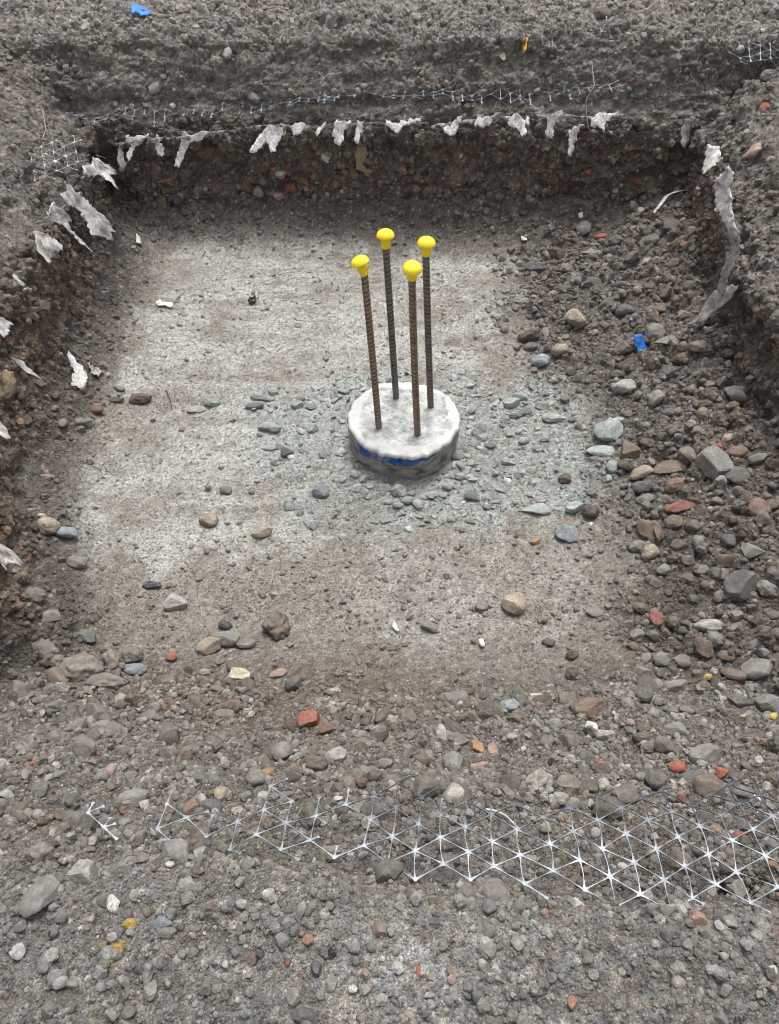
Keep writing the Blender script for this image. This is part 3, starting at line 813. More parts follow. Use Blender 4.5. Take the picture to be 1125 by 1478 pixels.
BR = [
(449,1044,28,27,(.30,.115,.08),'b','bright red brick lump on the brown floor left of middle'),
(402,972,26,14,'pink','s','pink worn brick sliver lying slantwise on the floor'),
(248,950,16,12,'red','a','dull red crumbly brick piece at the left of the floor'),
(250,944,10,10,'orange','a','orange brick crumb beside the dull red crumbly piece'),
(48,1104,13,9,'red','r','small red brick crumb at the lower left edge'),
(416,1386,9,14,'red','a','small red brick chip on the near bank below the orange-brown pebble'),
(870,1111,14,20,'red','b','upright red brick chip between dark stones above the grid'),
(977,1110,26,19,'red','a','red brick piece left of the large grey angular stone'),
(1044,1117,18,17,'red','a','red brick piece right of the large grey angular stone'),
(1068,1209,18,15,'red','r','red brick disc lying behind the grid at the right'),
(984,1156,14,16,'dred','a','dark red brick piece below the left red brick by the cobble'),
(698,1033,10,9,'orange','r','tiny orange brick crumb between the flat grey and blue-grey stones'),
(948,893,20,26,'dred','s','crumbled dull red brick patch on the rubble foot'),
(936,765,26,32,'rbrown','a','orange-brown brick lump at the rubble foot'),
(951,766,11,38,'rbrown','b','narrow brick sliver standing beside the orange-brown lump'),
(772,783,15,10,'orange','a','small orange brick chip left of the blue-green rough stone'),
(1099,570,15,14,'red','r','small reddish brick piece at the foot of the right wall'),
(1035,644,14,9,'red','a','red brick chip behind the large square grey block'),
(1063,656,30,20,'rbrown','a','pinkish brown brick smear right of the red brick chip'),
(67,687,15,7,'pink','s','thin pink brick chip at the left wall foot'),
(422,269,17,14,'red','b','red brick piece in the brown layer of the far wall'),
(440,262,17,12,'dred','a','dull red brick piece right of the bright one in the far wall'),
(400,283,14,13,'pink','a','pinkish brick piece below the pair in the far wall'),
(236,261,30,8,'red','s','long red brick edge in the brown layer at the far left'),
(923,118,16,7,'dred','s','thin dark red tile edge in the far right bank'),
(1107,157,17,15,'red','r','round red brick pebble in the right bank'),
(1092,219,24,17,'pink','a','pink brick lump in the right bank below the round pebble'),
(868,344,19,11,'red','r','orange-red brick disc at the back of the rubble'),
(823,341,10,7,'red','r','small red brick pebble left of the orange-red disc'),
(989,353,14,12,'orange','a','crumbly orange brick lump under the right fabric'),
(972,228,14,13,'dred','a','dark red brick piece high in the far right corner'),
(969,250,15,14,'dred','a','dark red brick piece below its twin in the far right corner'),
(848,247,11,9,'red','r','small red brick piece in the far wall below the hanging scraps'),
(607,1402,12,16,'red','s','red brick crumb on the near bank at the bottom middle'),
(825,1448,14,18,'orange','a','small orange brick chip near the bottom edge right of middle'),
(405,905,12,11,'pink','a','tiny pink brick crumb on the floor above the brown clod'),
(203,860,8,8,'pink','a','tiny pink crumb left of the dark slate piece'),
]
for a in BR:
    stone(*a, **BF)
for a in [
(118,975,60,52,'soil','c','big knobbly soil clod at the left of the pit, upper of a cluster'),
(152,991,62,32,'soil','c','wide soil clod right of the big knobbly one'),
(64,941,40,32,'soil','c','soil clod at the left edge above the clod cluster'),
(52,992,20,26,'soil','r','dark upright clod at the left end of the clod cluster'),
(83,956,26,20,'soil','c','soil clod between the edge clod and the big knobbly one'),
(400,911,42,42,'brown','c','brown cracked soil clod on the floor right of the cream block'),
(52,865,34,28,'soil','c','low soil clod at the left wall foot beside the brown stain'),
(70,890,36,22,'soil','s','flattened soil clod below the low one at the left wall foot'),
(215,1034,30,16,'soil','s','soil clod at the foot of the near slope left'),
]:
    stone(*a, **CL)

# smaller stones of the slopes, each described by what it lies next to
LANDMARKS = [(920,497,'the blue scrap'), (1023,679,'the large square grey block'), (1070,848,'the big dark boulder'), (980,733,'the glossy dark red flake'),
 (968,310,'the white plastic strip'), (1012,934,'the standing brown stone'), (1016,1098,'the large grey angular stone'), (870,1111,'the upright red brick chip'),
 (936,765,'the orange-brown brick lump'), (877,621,'the largest green-grey slab'), (901,562,'the pale egg-like pebble'), (831,460,'the tan-grey angular stone'),
 (868,344,'the orange-red brick disc'), (841,334,'the upright stone at the back'), (775,390,'the back right floor corner'), (1093,965,'the big grey stone at the edge'),
 (973,993,'the grey stone of the lower rubble'), (1030,440,'the folded fabric end'), (1022,904,'the pale rounded stone'), (851,1028,'the reddish-brown wedge stone'),
 (192,1160,'the large oval pebble'), (275,1172,'the red-brown triangular stone'), (449,1044,'the bright red brick lump'), (405,1092,'the grey triangular stone'),
 (484,1096,'the pale rough rounded stone'), (689,1084,'the orange-tan blocky stone'), (652,1106,'the grey cobble'), (150,1058,'the long grey-brown stone'),
 (48,1104,'the small red brick crumb'), (318,1148,'the upright beige pebble'), (736,1022,'the blue-grey pebble'), (808,1154,'the pale round pebble'), (575,1120,'the middle of the near slope'),
 (463,711,'the blue-grey rough stone'), (390,620,'the green-grey wedge'), (495,566,'the leaning green slab'), (575,711,'the pale stone at the pile foot'), (774,738,'the long pale green flake'),
 (751,575,'the close pair of chips'), (800,604,'the pale flat stone'), (815,694,'the dark brown stone among chips'), (664,650,'the right side of the pile'), (503,640,'the left side of the pile')]
WORDC = dict(dgrey='dark grey', grey='grey', brown='brown', soil='earth-coloured', dbrown='dark brown', green='green-grey', pgreen='pale green', dgreen='dark green', pale='pale grey')
WORDS_ = dict(a='angular', r='rounded', s='flat', b='blocky', c='knobbly')
def blocked(px, py, r_):
    return any((px - a) ** 2 + (py - b) ** 2 < (r_ + c_ * .9) ** 2 for a, b, c_ in TAKEN)
LABELS = set()
def fill(n, box, inside, smin, smax_, cols, shapes, noun, group, **kw):
    made = 0; tries = 0
    poly = np.array(inside, float)
    while made < n and tries < 6000:
        tries += 1
        px, py = random.uniform(box[0], box[2]), random.uniform(box[1], box[3])
        if poly_sd(poly, np.array([px]), np.array([py]))[0] < 0: continue
        s = smin * (1 - random.random() * (1 - (smin / smax_) ** 1.6)) ** (-1 / 1.6)
        if blocked(px, py, s / 2): continue
        c_, sh_k = random.choice(cols), random.choice(shapes)
        size = 'small ' if s < smin * 1.25 else ('biggish ' if s > smin * 1.5 else '')
        for d_, lx, ly, ln in sorted((math.hypot(px - a, py - b), a, b, l) for a, b, l in LANDMARKS)[:6]:
            dx, dy = px - lx, py - ly
            way = ('right of' if dx > 0 else 'left of') if abs(dx) > abs(dy) else ('in front of' if dy > 0 else 'behind')
            lab = f"{size}{WORDC[c_]} {WORDS_[sh_k]} {noun} {'just ' if d_ < 45 else ''}{way} {ln}"
            if lab not in LABELS: break
        LABELS.add(lab)
        stone(px, py, s * random.uniform(.95, 1.3), s * random.uniform(.7, 1.0), c_, sh_k, lab, yaw=random.uniform(-.5, .5), group=group, **kw)
        made += 1
fill(48, (780, 330, 1125, 830), [(800, 340), (960, 350), (1010, 440), (1125, 560), (1125, 830), (960, 830), (920, 740), (930, 600), (880, 540), (800, 420)], 15, 26,
     ['dgrey', 'grey', 'dgrey', 'brown', 'soil', 'dbrown'], 'aaarc', 'stone', 'dusty stones in the rubble slope')
fill(34, (900, 820, 1125, 1160), [(930, 830), (1125, 820), (1125, 1160), (940, 1100), (900, 960)], 15, 28,
     ['dgrey', 'grey', 'grey', 'brown', 'soil'], 'aaarc', 'stone', 'stones in the lower rubble')
fill(26, (400, 540, 860, 770), [(420, 590), (500, 560), (500, 680), (560, 725), (640, 720), (680, 650), (670, 560), (840, 590), (840, 690), (720, 760), (450, 750)], 10, 18,
     ['green', 'pgreen', 'green', 'dgreen'], 'saa', 'chip', 'green-grey chips by the pile', name='stone_chip')
fill(18, (480, 640, 690, 730), [(488, 650), (520, 690), (560, 706), (620, 706), (655, 690), (675, 650), (690, 660), (670, 710), (620, 730), (550, 730), (500, 705), (480, 665)], 11, 19,
     ['green', 'pgreen', 'pale', 'green'], 'aas', 'chip', 'green-grey chips by the pile', name='stone_chip')
fill(34, (0, 1030, 900, 1190), [(0, 1060), (300, 1060), (560, 1060), (880, 1040), (880, 1140), (560, 1140), (0, 1190)], 14, 26,
     ['grey', 'dgrey', 'grey', 'soil', 'brown', 'pale'], 'aarc', 'stone', 'stones on the slope above the grid')
# ------------------------------------------------------------------ concrete pile with its four bars
pile = bpy.data.objects.new('concrete_pile', None); COL.objects.link(pile)
pile.location = (PILE_C[0], PILE_C[1], 0)
tag(pile, 'round broken-off concrete pile head with four reinforcing bars standing in it', 'concrete pile')

def radial(th):
    q = np.stack([np.cos(th), np.sin(th), np.zeros_like(th)], 1)
    return 1 + .030 * fbm(q, 2.2, 4, 301) + .050 * fbm(q, 8, 4, 305)
def build_top():
    nth, nr = 220, 64
    th = np.linspace(0, 2 * math.pi, nth, endpoint=False)
    rr = np.concatenate([np.linspace(0, .96, nr - 3), [.985, 1.0, 1.003]])
    TH, RR = np.meshgrid(th, rr, indexing='xy')
    rad = radial(TH.ravel()).reshape(TH.shape) * PILE_R
    x = (RR * rad * np.cos(TH)).ravel(); y = (RR * rad * np.sin(TH)).ravel()
    P = np.stack([x, y, np.zeros_like(x)], 1)
    r0 = RR.ravel(); t0 = TH.ravel()
    q = np.stack([np.cos(t0), np.sin(t0), np.zeros_like(t0)], 1)
    wid = .76 + .16 * fbm(q, 1.6, 3, 311) + .10 * fbm(P, 40, 3, 312)
    front = np.exp(-((np.mod(t0 - (-1.75) + math.pi, 2 * math.pi) - math.pi) / .55) ** 2)
    wid = wid - .16 * front                                     # the wide smooth flap at the front
    rim = sstep(wid, wid + .09, r0)
    v, s, i_ = voro(P, 90, 33)
    z = PILE_Z - .005 * (1 - rim) + .003 * fbm(P, 14, 3, 377) + .0045 * (1 - rim) * fbm(P, 60, 5, 321) + .0035 * (1 - rim) * (np.clip(1 - v, 0, 1)) + .0048 * rim * fbm(P, 34, 4, 331) + .003 * rim
    z -= .005 * sstep(.972, 1.0, r0) + .006 * (r0 > 1.001)
    # small crack on the left front
    z -= .005 * np.exp(-((t0 - 3.95) / .035) ** 2) * sstep(.6, .7, r0)
    cl = np.tile([.44, .45, .43], (len(x), 1))
    cl = mix(cl, (.60, .61, .60), rim * np.clip(.85 + .5 * fbm(P, 25, 3, 341), 0, 1))
    cl *= (1 + .5 * (1 - rim) * fbm(P, 45, 4, 351) - .10 * rim * sstep(0, .4, fbm(P, 18, 4, 353)))[:, None]
    ag = ((i_ >> np.uint32(6)) & np.uint32(255)) / 255.0
    cl = mix(cl, (.27, .28, .27), (1 - rim) * (ag > .72) * sstep(.55, .35, v) * .8)
    ck = np.abs(fbm(P, 9, 3, 359)); cl = mix(cl, (.22, .215, .20), sstep(.018, .0, ck) * (1 - .5 * rim) * .7)
    F_ = []
    for a in range(len(rr) - 1):
        k = np.arange(nth); k2 = (k + 1) % nth
        F_.append(np.stack([a * nth + k, a * nth + k2, (a + 1) * nth + k2, (a + 1) * nth + k], 1)[:, ::-1])
    me = make_mesh('pile_top', np.stack([x, y, z], 1), np.concatenate(F_)[:, ::-1].ravel()[::1], 4)
    set_col(me, np.clip(cl, 0, .85))
    return me
def build_side():
    nth, nz = 320, 46
    th = np.linspace(0, 2 * math.pi, nth, endpoint=False)
    zs = np.linspace(-.05, PILE_Z - .004, nz)
    TH, ZZ = np.meshgrid(th, zs, indexing='xy')
    t0, z0 = TH.ravel(), ZZ.ravel()
    q = np.stack([np.cos(t0) * .15, np.sin(t0) * .15, z0], 1)
    rad = radial(t0) * PILE_R * .995 - .003 * sstep(PILE_Z, .0, z0)
    rad += .007 * fbm(q * np.array([1, 1, 1.8]), 38, 5, 361) * sstep(PILE_Z, PILE_Z - .03, z0) 
    
    x, y = rad * np.cos(t0), rad * np.sin(t0)
    P = np.stack([x, y, z0], 1)
    n1 = fbm(P * np.array([1, 1, 3.5]), 30, 5, 371)
    cl = np.tile([.30, .29, .27], (len(x), 1))
    cl = mix(cl, (.38, .375, .355), sstep(.02, .4, n1) * .8)
    cl = mix(cl, (.085, .078, .07), sstep(.05, .4, -n1) * .7)
    ang = np.mod(t0 - (-1.75) + math.pi, 2 * math.pi) - math.pi
    band = sstep(-.82, -.66, ang) * (1 - sstep(.45, .85, ang))
    lower = PILE_Z - .036 + .018 * fbm(P, 22, 4, 381) + .012 * sstep(0, .7, ang)
    pm = band * sstep(lower - .003, lower + .003, z0) * (.35 + .65 * sstep(-.30, .0, fbm(P, 60, 3, 391))) * (z0 < PILE_Z - .003 + .003 * n1)
    cl = mix(cl, (.025, .09, .36), pm * (.88 + .4 * np.clip(fbm(P, 90, 3, 393), -.6, .6)))
    F_ = []
    for a in range(nz - 1):
        k = np.arange(nth); k2 = (k + 1) % nth
        F_.append(np.stack([a * nth + k, a * nth + k2, (a + 1) * nth + k2, (a + 1) * nth + k], 1))
    me = make_mesh('pile_shaft', P, np.concatenate(F_).ravel(), 4)
    set_col(me, np.clip(cl, .01, .85))
    return me
nb = NB('concrete')
c = nb.attr('tone')
c = nb.mix(c, nb.ramp(nb.noise(300, 5, .7), [(.3, .78), (.5, 1.0), (.7, 1.12)]), 1.0, 'MULTIPLY')
pit = nb.ramp(nb.voronoi(140).outputs['Distance'], [(.06, .45), (.12, 1.0)])
c = nb.mix(c, pit, .5, 'MULTIPLY')
CONC = nb.done(c, .9, nb.bump(nb.noise(220, 7, .75), .003, .9), .2)
sh_ = link('pile_shaft', build_side(), CONC, pile); sh_['label'] = 'rough earthy side with a band of blue spray paint under the rim'
tp_ = link('pile_top', build_top(), CONC, pile); tp_['label'] = 'pale broken concrete top with a smoother lighter rim'

def barmat(name, c1, c2, c3, lo, hi):
    nb = NB(name)
    n1 = nb.noise(55, 6, .7)
    c = nb.ramp(n1, [(.32, c1), (.5, c2), (.68, c3)])
    c = nb.mix(c, nb.ramp(nb.noise(500, 3, .7), [(.3, .6), (.7, 1.4)]), 1.0, 'MULTIPLY')
    c = nb.mix(c, tuple(min(1, x * 1.9) for x in c3), nb.mix(nb.attr('tone'), .75, 1.0, 'MULTIPLY'))  # rib crests lighter: worn edges, and highlights painted into the colour
    sx = nb.n('ShaderNodeSeparateXYZ'); nb.l(nb.tc.outputs['Object'], sx.inputs[0])
    m = nb.n('ShaderNodeMapRange'); nb.l(sx.outputs['Z'], m.inputs['Value']); m.inputs['From Min'].default_value = .09; m.inputs['From Max'].default_value = .16
    m.inputs['To Min'].default_value = .75; m.inputs['To Max'].default_value = 0
    c = nb.mix(c, (.17, .165, .155), m.outputs[0])      # cement splashed on the foot of the bar
    nb.b.inputs['Metallic'].default_value = .15
    return nb.done(c, .72, nb.bump(n1, .002, .6), .3)
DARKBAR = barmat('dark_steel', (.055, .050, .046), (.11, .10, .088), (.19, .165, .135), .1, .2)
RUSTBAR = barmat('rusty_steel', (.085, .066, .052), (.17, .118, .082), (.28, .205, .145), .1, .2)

def frame(d):
    d = Vector(d).normalized(); a = Vector((1, 0, 0)); a = (a - d * a.dot(d)).normalized(); return a, d.cross(a), d
def rebar_mesh(p0, p1, r_=.0078, bend=0.0, ph=0.0):
    p0, p1 = Vector(p0), Vector(p1); L = (p1 - p0).length; a, b, d = frame(p1 - p0)
    n = int(L / .0015); m = 14
    s = np.linspace(0, L, n); th = np.linspace(0, 2 * math.pi, m, endpoint=False)
    SS, TH = np.meshgrid(s, th, indexing='ij')
    side = np.abs(np.cos(TH + ph))
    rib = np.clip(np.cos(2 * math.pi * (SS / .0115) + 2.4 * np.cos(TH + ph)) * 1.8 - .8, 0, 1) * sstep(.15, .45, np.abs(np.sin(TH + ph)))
    longi = np.clip((side - .955) / .045, 0, 1)
    rr = r_ + .0017 * np.maximum(rib, longi * .9)
    off = bend * np.sin(SS / L * math.pi)
    A, B, Dv = np.array(a), np.array(b), np.array(d)
    P = np.array(p0)[None, None] + Dv * SS[..., None] + A * (rr * np.cos(TH) + off)[..., None] + B * (rr * np.sin(TH))[..., None]
    k = np.arange(m); k2 = (k + 1) % m
    Fc = np.concatenate([np.stack([i * m + k, i * m + k2, (i + 1) * m + k2, (i + 1) * m + k], 1) for i in range(n - 1)])
    V = np.concatenate([P.reshape(-1, 3)])
    me = make_mesh('rebar', V, Fc.ravel(), 4)
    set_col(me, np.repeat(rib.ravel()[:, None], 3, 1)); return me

nb = NB('yellow_plastic')
c = nb.ramp(nb.noise(60, 4, .6), [(.3, (.86, .64, .015)), (.7, (.92, .71, .03))])
nb.b.inputs['Subsurface Weight'].default_value = .05
c = nb.mix(c, (.42, .36, .20), nb.ramp(nb.noise(110, 6, .7), [(.60, 0.), (.74, .45)]))
YEL = nb.done(c, .48, nb.bump(nb.noise(140, 3, .5), .0006, .3), .35)

def lathe(name, prof, p0, d, m=40, ribs=0):
    a, b, d = frame(d); th = np.linspace(0, 2 * math.pi, m, endpoint=False)
    V = []
    for r_, h in prof:
        for t in th:
            rr = r_ * (1 + (.05 if ribs and .006 < r_ and int(t / (2 * math.pi) * ribs * 2) % 2 else 0))
            V.append(np.array(p0) + np.array(a) * rr * math.cos(t) + np.array(b) * rr * math.sin(t) + np.array(d) * h)
    k = np.arange(m); k2 = (k + 1) % m
    Fc = np.concatenate([np.stack([i * m + k, i * m + k2, (i + 1) * m + k2, (i + 1) * m + k], 1) for i in range(len(prof) - 1)])
    return make_mesh(name, np.array(V), Fc.ravel(), 4)

def solve_top(px, py, Yt):
    d = raydir(px, py); t = Yt / d.y
    return Vector((d.x * t, Yt, CAM_Z + d.z * t))
bars = [  # foot px, top-of-bar px, lean in Y, material, labels, cap axis
    ((547, 617), (526, 394), .000, RUSTBAR, 'rusty brown bar at the left front', 'yellow mushroom cap tilted to the left, on the left front bar', (-.30, .12, .85)),
    ((572, 575), (557, 355), .004, DARKBAR, 'dark grey bar at the left back', 'yellow mushroom cap sitting upright, topmost of the four, on the left back bar', (-.02, .06, 1)),
    ((603, 627), (595, 400), -.004, RUSTBAR, 'rust-brown bar at the right front', 'yellow mushroom cap tipped forward so its dome looks round, on the right front bar', (.0, -.27, 1)),
    ((622, 587), (615, 366), .000, DARKBAR, 'dark grey bar at the right back', 'yellow mushroom cap sitting upright on the right back bar', (.02, .02, 1)),
]
for (fx, fy), (tx, ty), ly, mt, lb, cl, ax in bars:
    p0 = Vector(unproj(fx, fy, PILE_Z - .004)); p1 = solve_top(tx, ty, p0.y + ly)
    d = (p1 - p0).normalized()
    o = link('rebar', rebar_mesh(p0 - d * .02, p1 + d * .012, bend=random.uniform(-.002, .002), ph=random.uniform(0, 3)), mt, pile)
    o.location = -pile.location; o['label'] = lb
    cap = bpy.data.objects.new('rebar_cap', None); COL.objects.link(cap); cap.location = p1
    tag(cap, cl, 'rebar cap', 'yellow caps on the bar ends')
    ax = Vector(ax).normalized(); z0 = -.004
    sl = [(.0095, z0 + .001), (.0102, z0), (.0110, z0 + .001), (.0114, z0 + .010), (.0116, z0 + .024), (.0118, z0 + .030)]
    hd = [(.0112, .0235), (.0192, .0226), (.0208, .0234), (.0213, .0248), (.0208, .0268), (.0193, .0306), (.0167, .0341), (.0130, .0366), (.0086, .0382), (.0042, .0390), (.0003, .0392)]
    link('cap_sleeve', lathe('cap_sleeve', sl, (0, 0, 0), ax, 48, 0), YEL, cap)
    link('cap_dome', lathe('cap_dome', hd, (0, 0, 0), ax, 48), YEL, cap)

# ------------------------------------------------------------------ geotextile scraps
nb = NB('geotextile')
c = nb.attr('tone')
c = nb.mix(c, nb.ramp(nb.noise(160, 6, .75), [(.34, .42), (.5, 1.0), (.66, 1.35)]), 1.0, 'MULTIPLY')
c = nb.mix(c, nb.ramp(nb.noise(38, 4, .6), [(.35, .70), (.65, 1.15)]), 1.0, 'MULTIPLY')
FAB = nb.done(c, .95, nb.bump(nb.noise(260, 6, .8), .003, .9), .1)

def nz(u, v, f, s=0):
    return float(fbm(np.array([[u, v, s * .37]]), f, 2, 501 + s)[0])
TS = np.linspace(1.2, 4.2, 900)
def curtain(px, py, side, out):
    # where the sight line meets a sheet that hangs a little in front of that wall
    d = raydir(px, py); x_, y_, z_ = d.x * TS, d.y * TS, CAM_Z + d.z * TS
    if side == 'F': g_ = y_ - (WALLF(x_) - out)
    elif side == 'R': g_ = x_ - (WALLR(y_) - out)
    else: g_ = (WALLL(y_) + out) - x_
    k = int(np.argmax(g_ > 0)) if (g_ > 0).any() else len(TS) - 1
    k = max(k, 1); f = -g_[k - 1] / (g_[k] - g_[k - 1] + 1e-12); t = TS[k - 1] + (TS[k] - TS[k - 1]) * min(max(f, 0), 1)
    return np.array([d.x * t, d.y * t, CAM_Z + d.z * t])
_a = np.linspace(-1.4, 1.4, 141); _f = 2.705 - wander(_a, np.full(141, 2.70))[1]
_b = np.linspace(.4, 3.0, 141); _r = XR(_b) - wander(np.full(141, .98), _b)[1]; _l = XL(_b) + wander(np.full(141, -.95), _b)[1]
WALLF = lambda x: np.interp(x, _a, _f)
WALLR = lambda y: np.interp(y, _b, _r)
WALLL = lambda y: np.interp(y, _b, _l)
def scrap(outline, label, white=.5, out=.012, curl=.02, lay=False, side='F', dirt=.35, anchor=None, fade=False, name='fabric_scrap'):
    pts = np.array(outline, float)
    # fray the outline
    ol = []
    for i in range(len(pts)):
        a, b = pts[i], pts[(i + 1) % len(pts)]
        n = max(1, int(np.linalg.norm(b - a) / 2.6))
        for k in range(n):
            p = a + (b - a) * k / n
            if k: p = p + rng.normal(0, 1.15, 2)
            ol.append(p)
    ol = np.array(ol)
    cx, cy = pts.mean(0)
    top = pts[:, 1].min()
    ax_, ay_ = anchor or (cx, cy)
    P, n, dep = hit(ax_, ay_)
    step = 3.0
    gx, gy = np.meshgrid(np.arange(ol[:, 0].min(), ol[:, 0].max(), step), np.arange(ol[:, 1].min(), ol[:, 1].max(), step))
    inner = np.stack([gx.ravel(), gy.ravel()], 1) + rng.normal(0, .5, (gx.size, 2))
    if len(inner): inner = inner[poly_sd(ol, inner[:, 0], inner[:, 1]) > 1.0]
    allp = np.concatenate([ol, inner]) if len(inner) else ol
    r = delaunay_2d_cdt([Vector(p) for p in allp], [], [list(range(len(ol)))], 1, 1e-4)
    v2 = np.array([list(p) for p in r[0]]); fs = [f for f in r[2] if len(f) == 3]
    sc = dep / F
    u = (v2[:, 0] - ax_) * sc; v = (v2[:, 1] - ay_) * sc
    hor = np.array([n.x, n.y, 0]); nh = np.linalg.norm(hor)
    view = np.array([P.x, P.y, 0]); view = view / np.linalg.norm(view)
    if lay:
        nn_ = np.array(n); right = np.array([1, 0, -nn_[0] / max(nn_[2], .3)]); right /= np.linalg.norm(right)
        dn = -np.cross(nn_, right); dn /= np.linalg.norm(dn)
        vd = np.array(raydir(ax_, ay_).normalized()); k = abs(np.dot(nn_, vd)); dstretch = 1 / max(.45, k)
        base = np.array(P) + right * u[:, None] + dn * (v * dstretch)[:, None] + nn_ * out
        nrm = nn_
    else:
        facing = {'F': np.array([0, -1., 0]), 'R': np.array([-1., -.25, 0]), 'L': np.array([1., -.25, 0])}[side]; facing /= np.linalg.norm(facing)
        nrm = facing
        vq = (v2[:, 1] - top) / max(1, (pts[:, 1].max() - top))
        base = np.array([curtain(a_, b_, side, out) for a_, b_ in v2])
    vv_ = (v2[:, 1] - top) / max(1, (pts[:, 1].max() - top))
    q = np.stack([v2[:, 0] * .06, v2[:, 1] * .025, np.full(len(v2), random.uniform(0, 50))], 1)
    fold = fbm(q, 1.0, 3, 401)
    q2 = np.stack([v2[:, 0], v2[:, 1], np.zeros(len(v2))], 1)
    off = curl * .55 * fold + .004 * fbm(q2, .22, 3, 405) + (curl * 1.2 * vv_ ** 2 - .02 * (1 - vv_) if not lay else 0)
    V = base + nrm * off[:, None]
    me = bpy.data.meshes.new(name); me.from_pydata(V.tolist(), [], fs)
    me.polygons.foreach_set('use_smooth', np.ones(len(fs), bool)); me.update()
    edge = np.clip(poly_sd(ol, v2[:, 0], v2[:, 1]) / 5, 0, 1)
    d = np.clip(dirt + .9 * fbm(q2, .10, 4, 411) * 1.0 + .25 * edge - .1, 0, 1)
    cl_ = np.tile(np.array([.66, .64, .62]) * (white / .5) ** .6, (len(V), 1))
    cl_ = mix(cl_, (.16, .14, .125), d)
    if fade: cl_ = mix(cl_, (.17, .155, .14), sstep(.36, .60, vv_) * .88)
    set_col(me, np.clip(cl_, 0, .8))
    o = link(name, me, FAB)
    o.location = P; me.transform(Matrix.Translation(-P))
    so = o.modifiers.new('thickness', 'SOLIDIFY'); so.thickness = .0016
    tag(o, label, 'fabric scrap', 'torn geotextile hanging from the pit walls')
    return o

FARS = [
([(179,199),(190,200),(214,197),(204,209),(195,212),(193,222),(188,229),(184,219),(190,211),(181,206)], 'white forked fabric scrap at the left end of the far wall', .6),
([(224,197),(231,203),(238,212),(236,222),(229,220),(222,207)], 'small grey fabric scrap between the first and second white ones', .3),
([(170,212),(178,222),(183,240),(178,243),(170,230)], 'narrow dark grey fabric tail under the leftmost white scrap', .22),
([(262,193),(276,198),(290,192),(302,191),(292,203),(285,206),(273,208),(268,220),(260,238),(254,237),(258,215)], 'long ragged white scrap, second from the left on the far wall', .55),
([(385,183),(396,186),(414,188),(411,197),(402,205),(400,215),(392,216),(388,208),(384,204),(377,212),(362,216),(372,200)], 'largest white scrap with a split middle on the far wall', .62),
([(484,179),(505,177),(508,180),(500,188),(497,200),(492,206),(483,203),(481,190)], 'white scrap with a fold line left of the far wall middle', .58),
([(515,176),(526,178),(520,190),(518,202),(512,200)], 'thin white scrap right beside the folded one', .5),
([(558,176),(575,180),(600,174),(611,172),(608,177),(588,181),(572,189),(566,186),(556,181)], 'low white fringe of fabric behind the rods', .5),
([(640,182),(650,178),(668,172),(664,180),(658,190),(648,192),(641,189)], 'white triangular scrap right of the rods on the far wall', .55),
([(690,172),(715,168),(725,167),(712,173),(698,181),(684,178)], 'thin pale fringe between two white scraps right of the rods', .4),
([(731,170),(748,166),(756,174),(766,173),(764,181),(758,178),(760,188),(752,193),(744,182),(733,181)], 'white lobed scrap with a small side tail on the far wall', .6),
([(792,170),(812,162),(814,168),(802,176),(797,184),(799,192),(792,196),(786,190),(790,180)], 'grey-white crumpled scrap left of the twig', .42),
([(822,192),(836,184),(845,182),(836,192),(834,204),(829,207),(828,216),(821,222),(818,218),(822,206)], 'hanging white scrap, lowest on the far wall, right of the twig', .55),
([(854,172),(866,166),(898,166),(894,171),(882,173),(876,176),(871,187),(862,180),(858,183),(852,180)], 'white ragged flap at the right end of the far wall', .5),
([(420,184),(436,180),(440,186),(424,191)], 'small frayed bit right of the largest white scrap', .35),
([(455,190),(470,180),(468,186),(458,193)], 'tiny frayed fabric tip left of the folded scrap', .35),
([(903,210),(912,202),(924,206),(920,214),(908,216)], None, .03),
]
for ol, lb, wv in FARS:
    if lb is None: continue
    scrap(ol, lb, wv, out=.030, curl=.022, dirt=.0 if wv > .45 else .3)
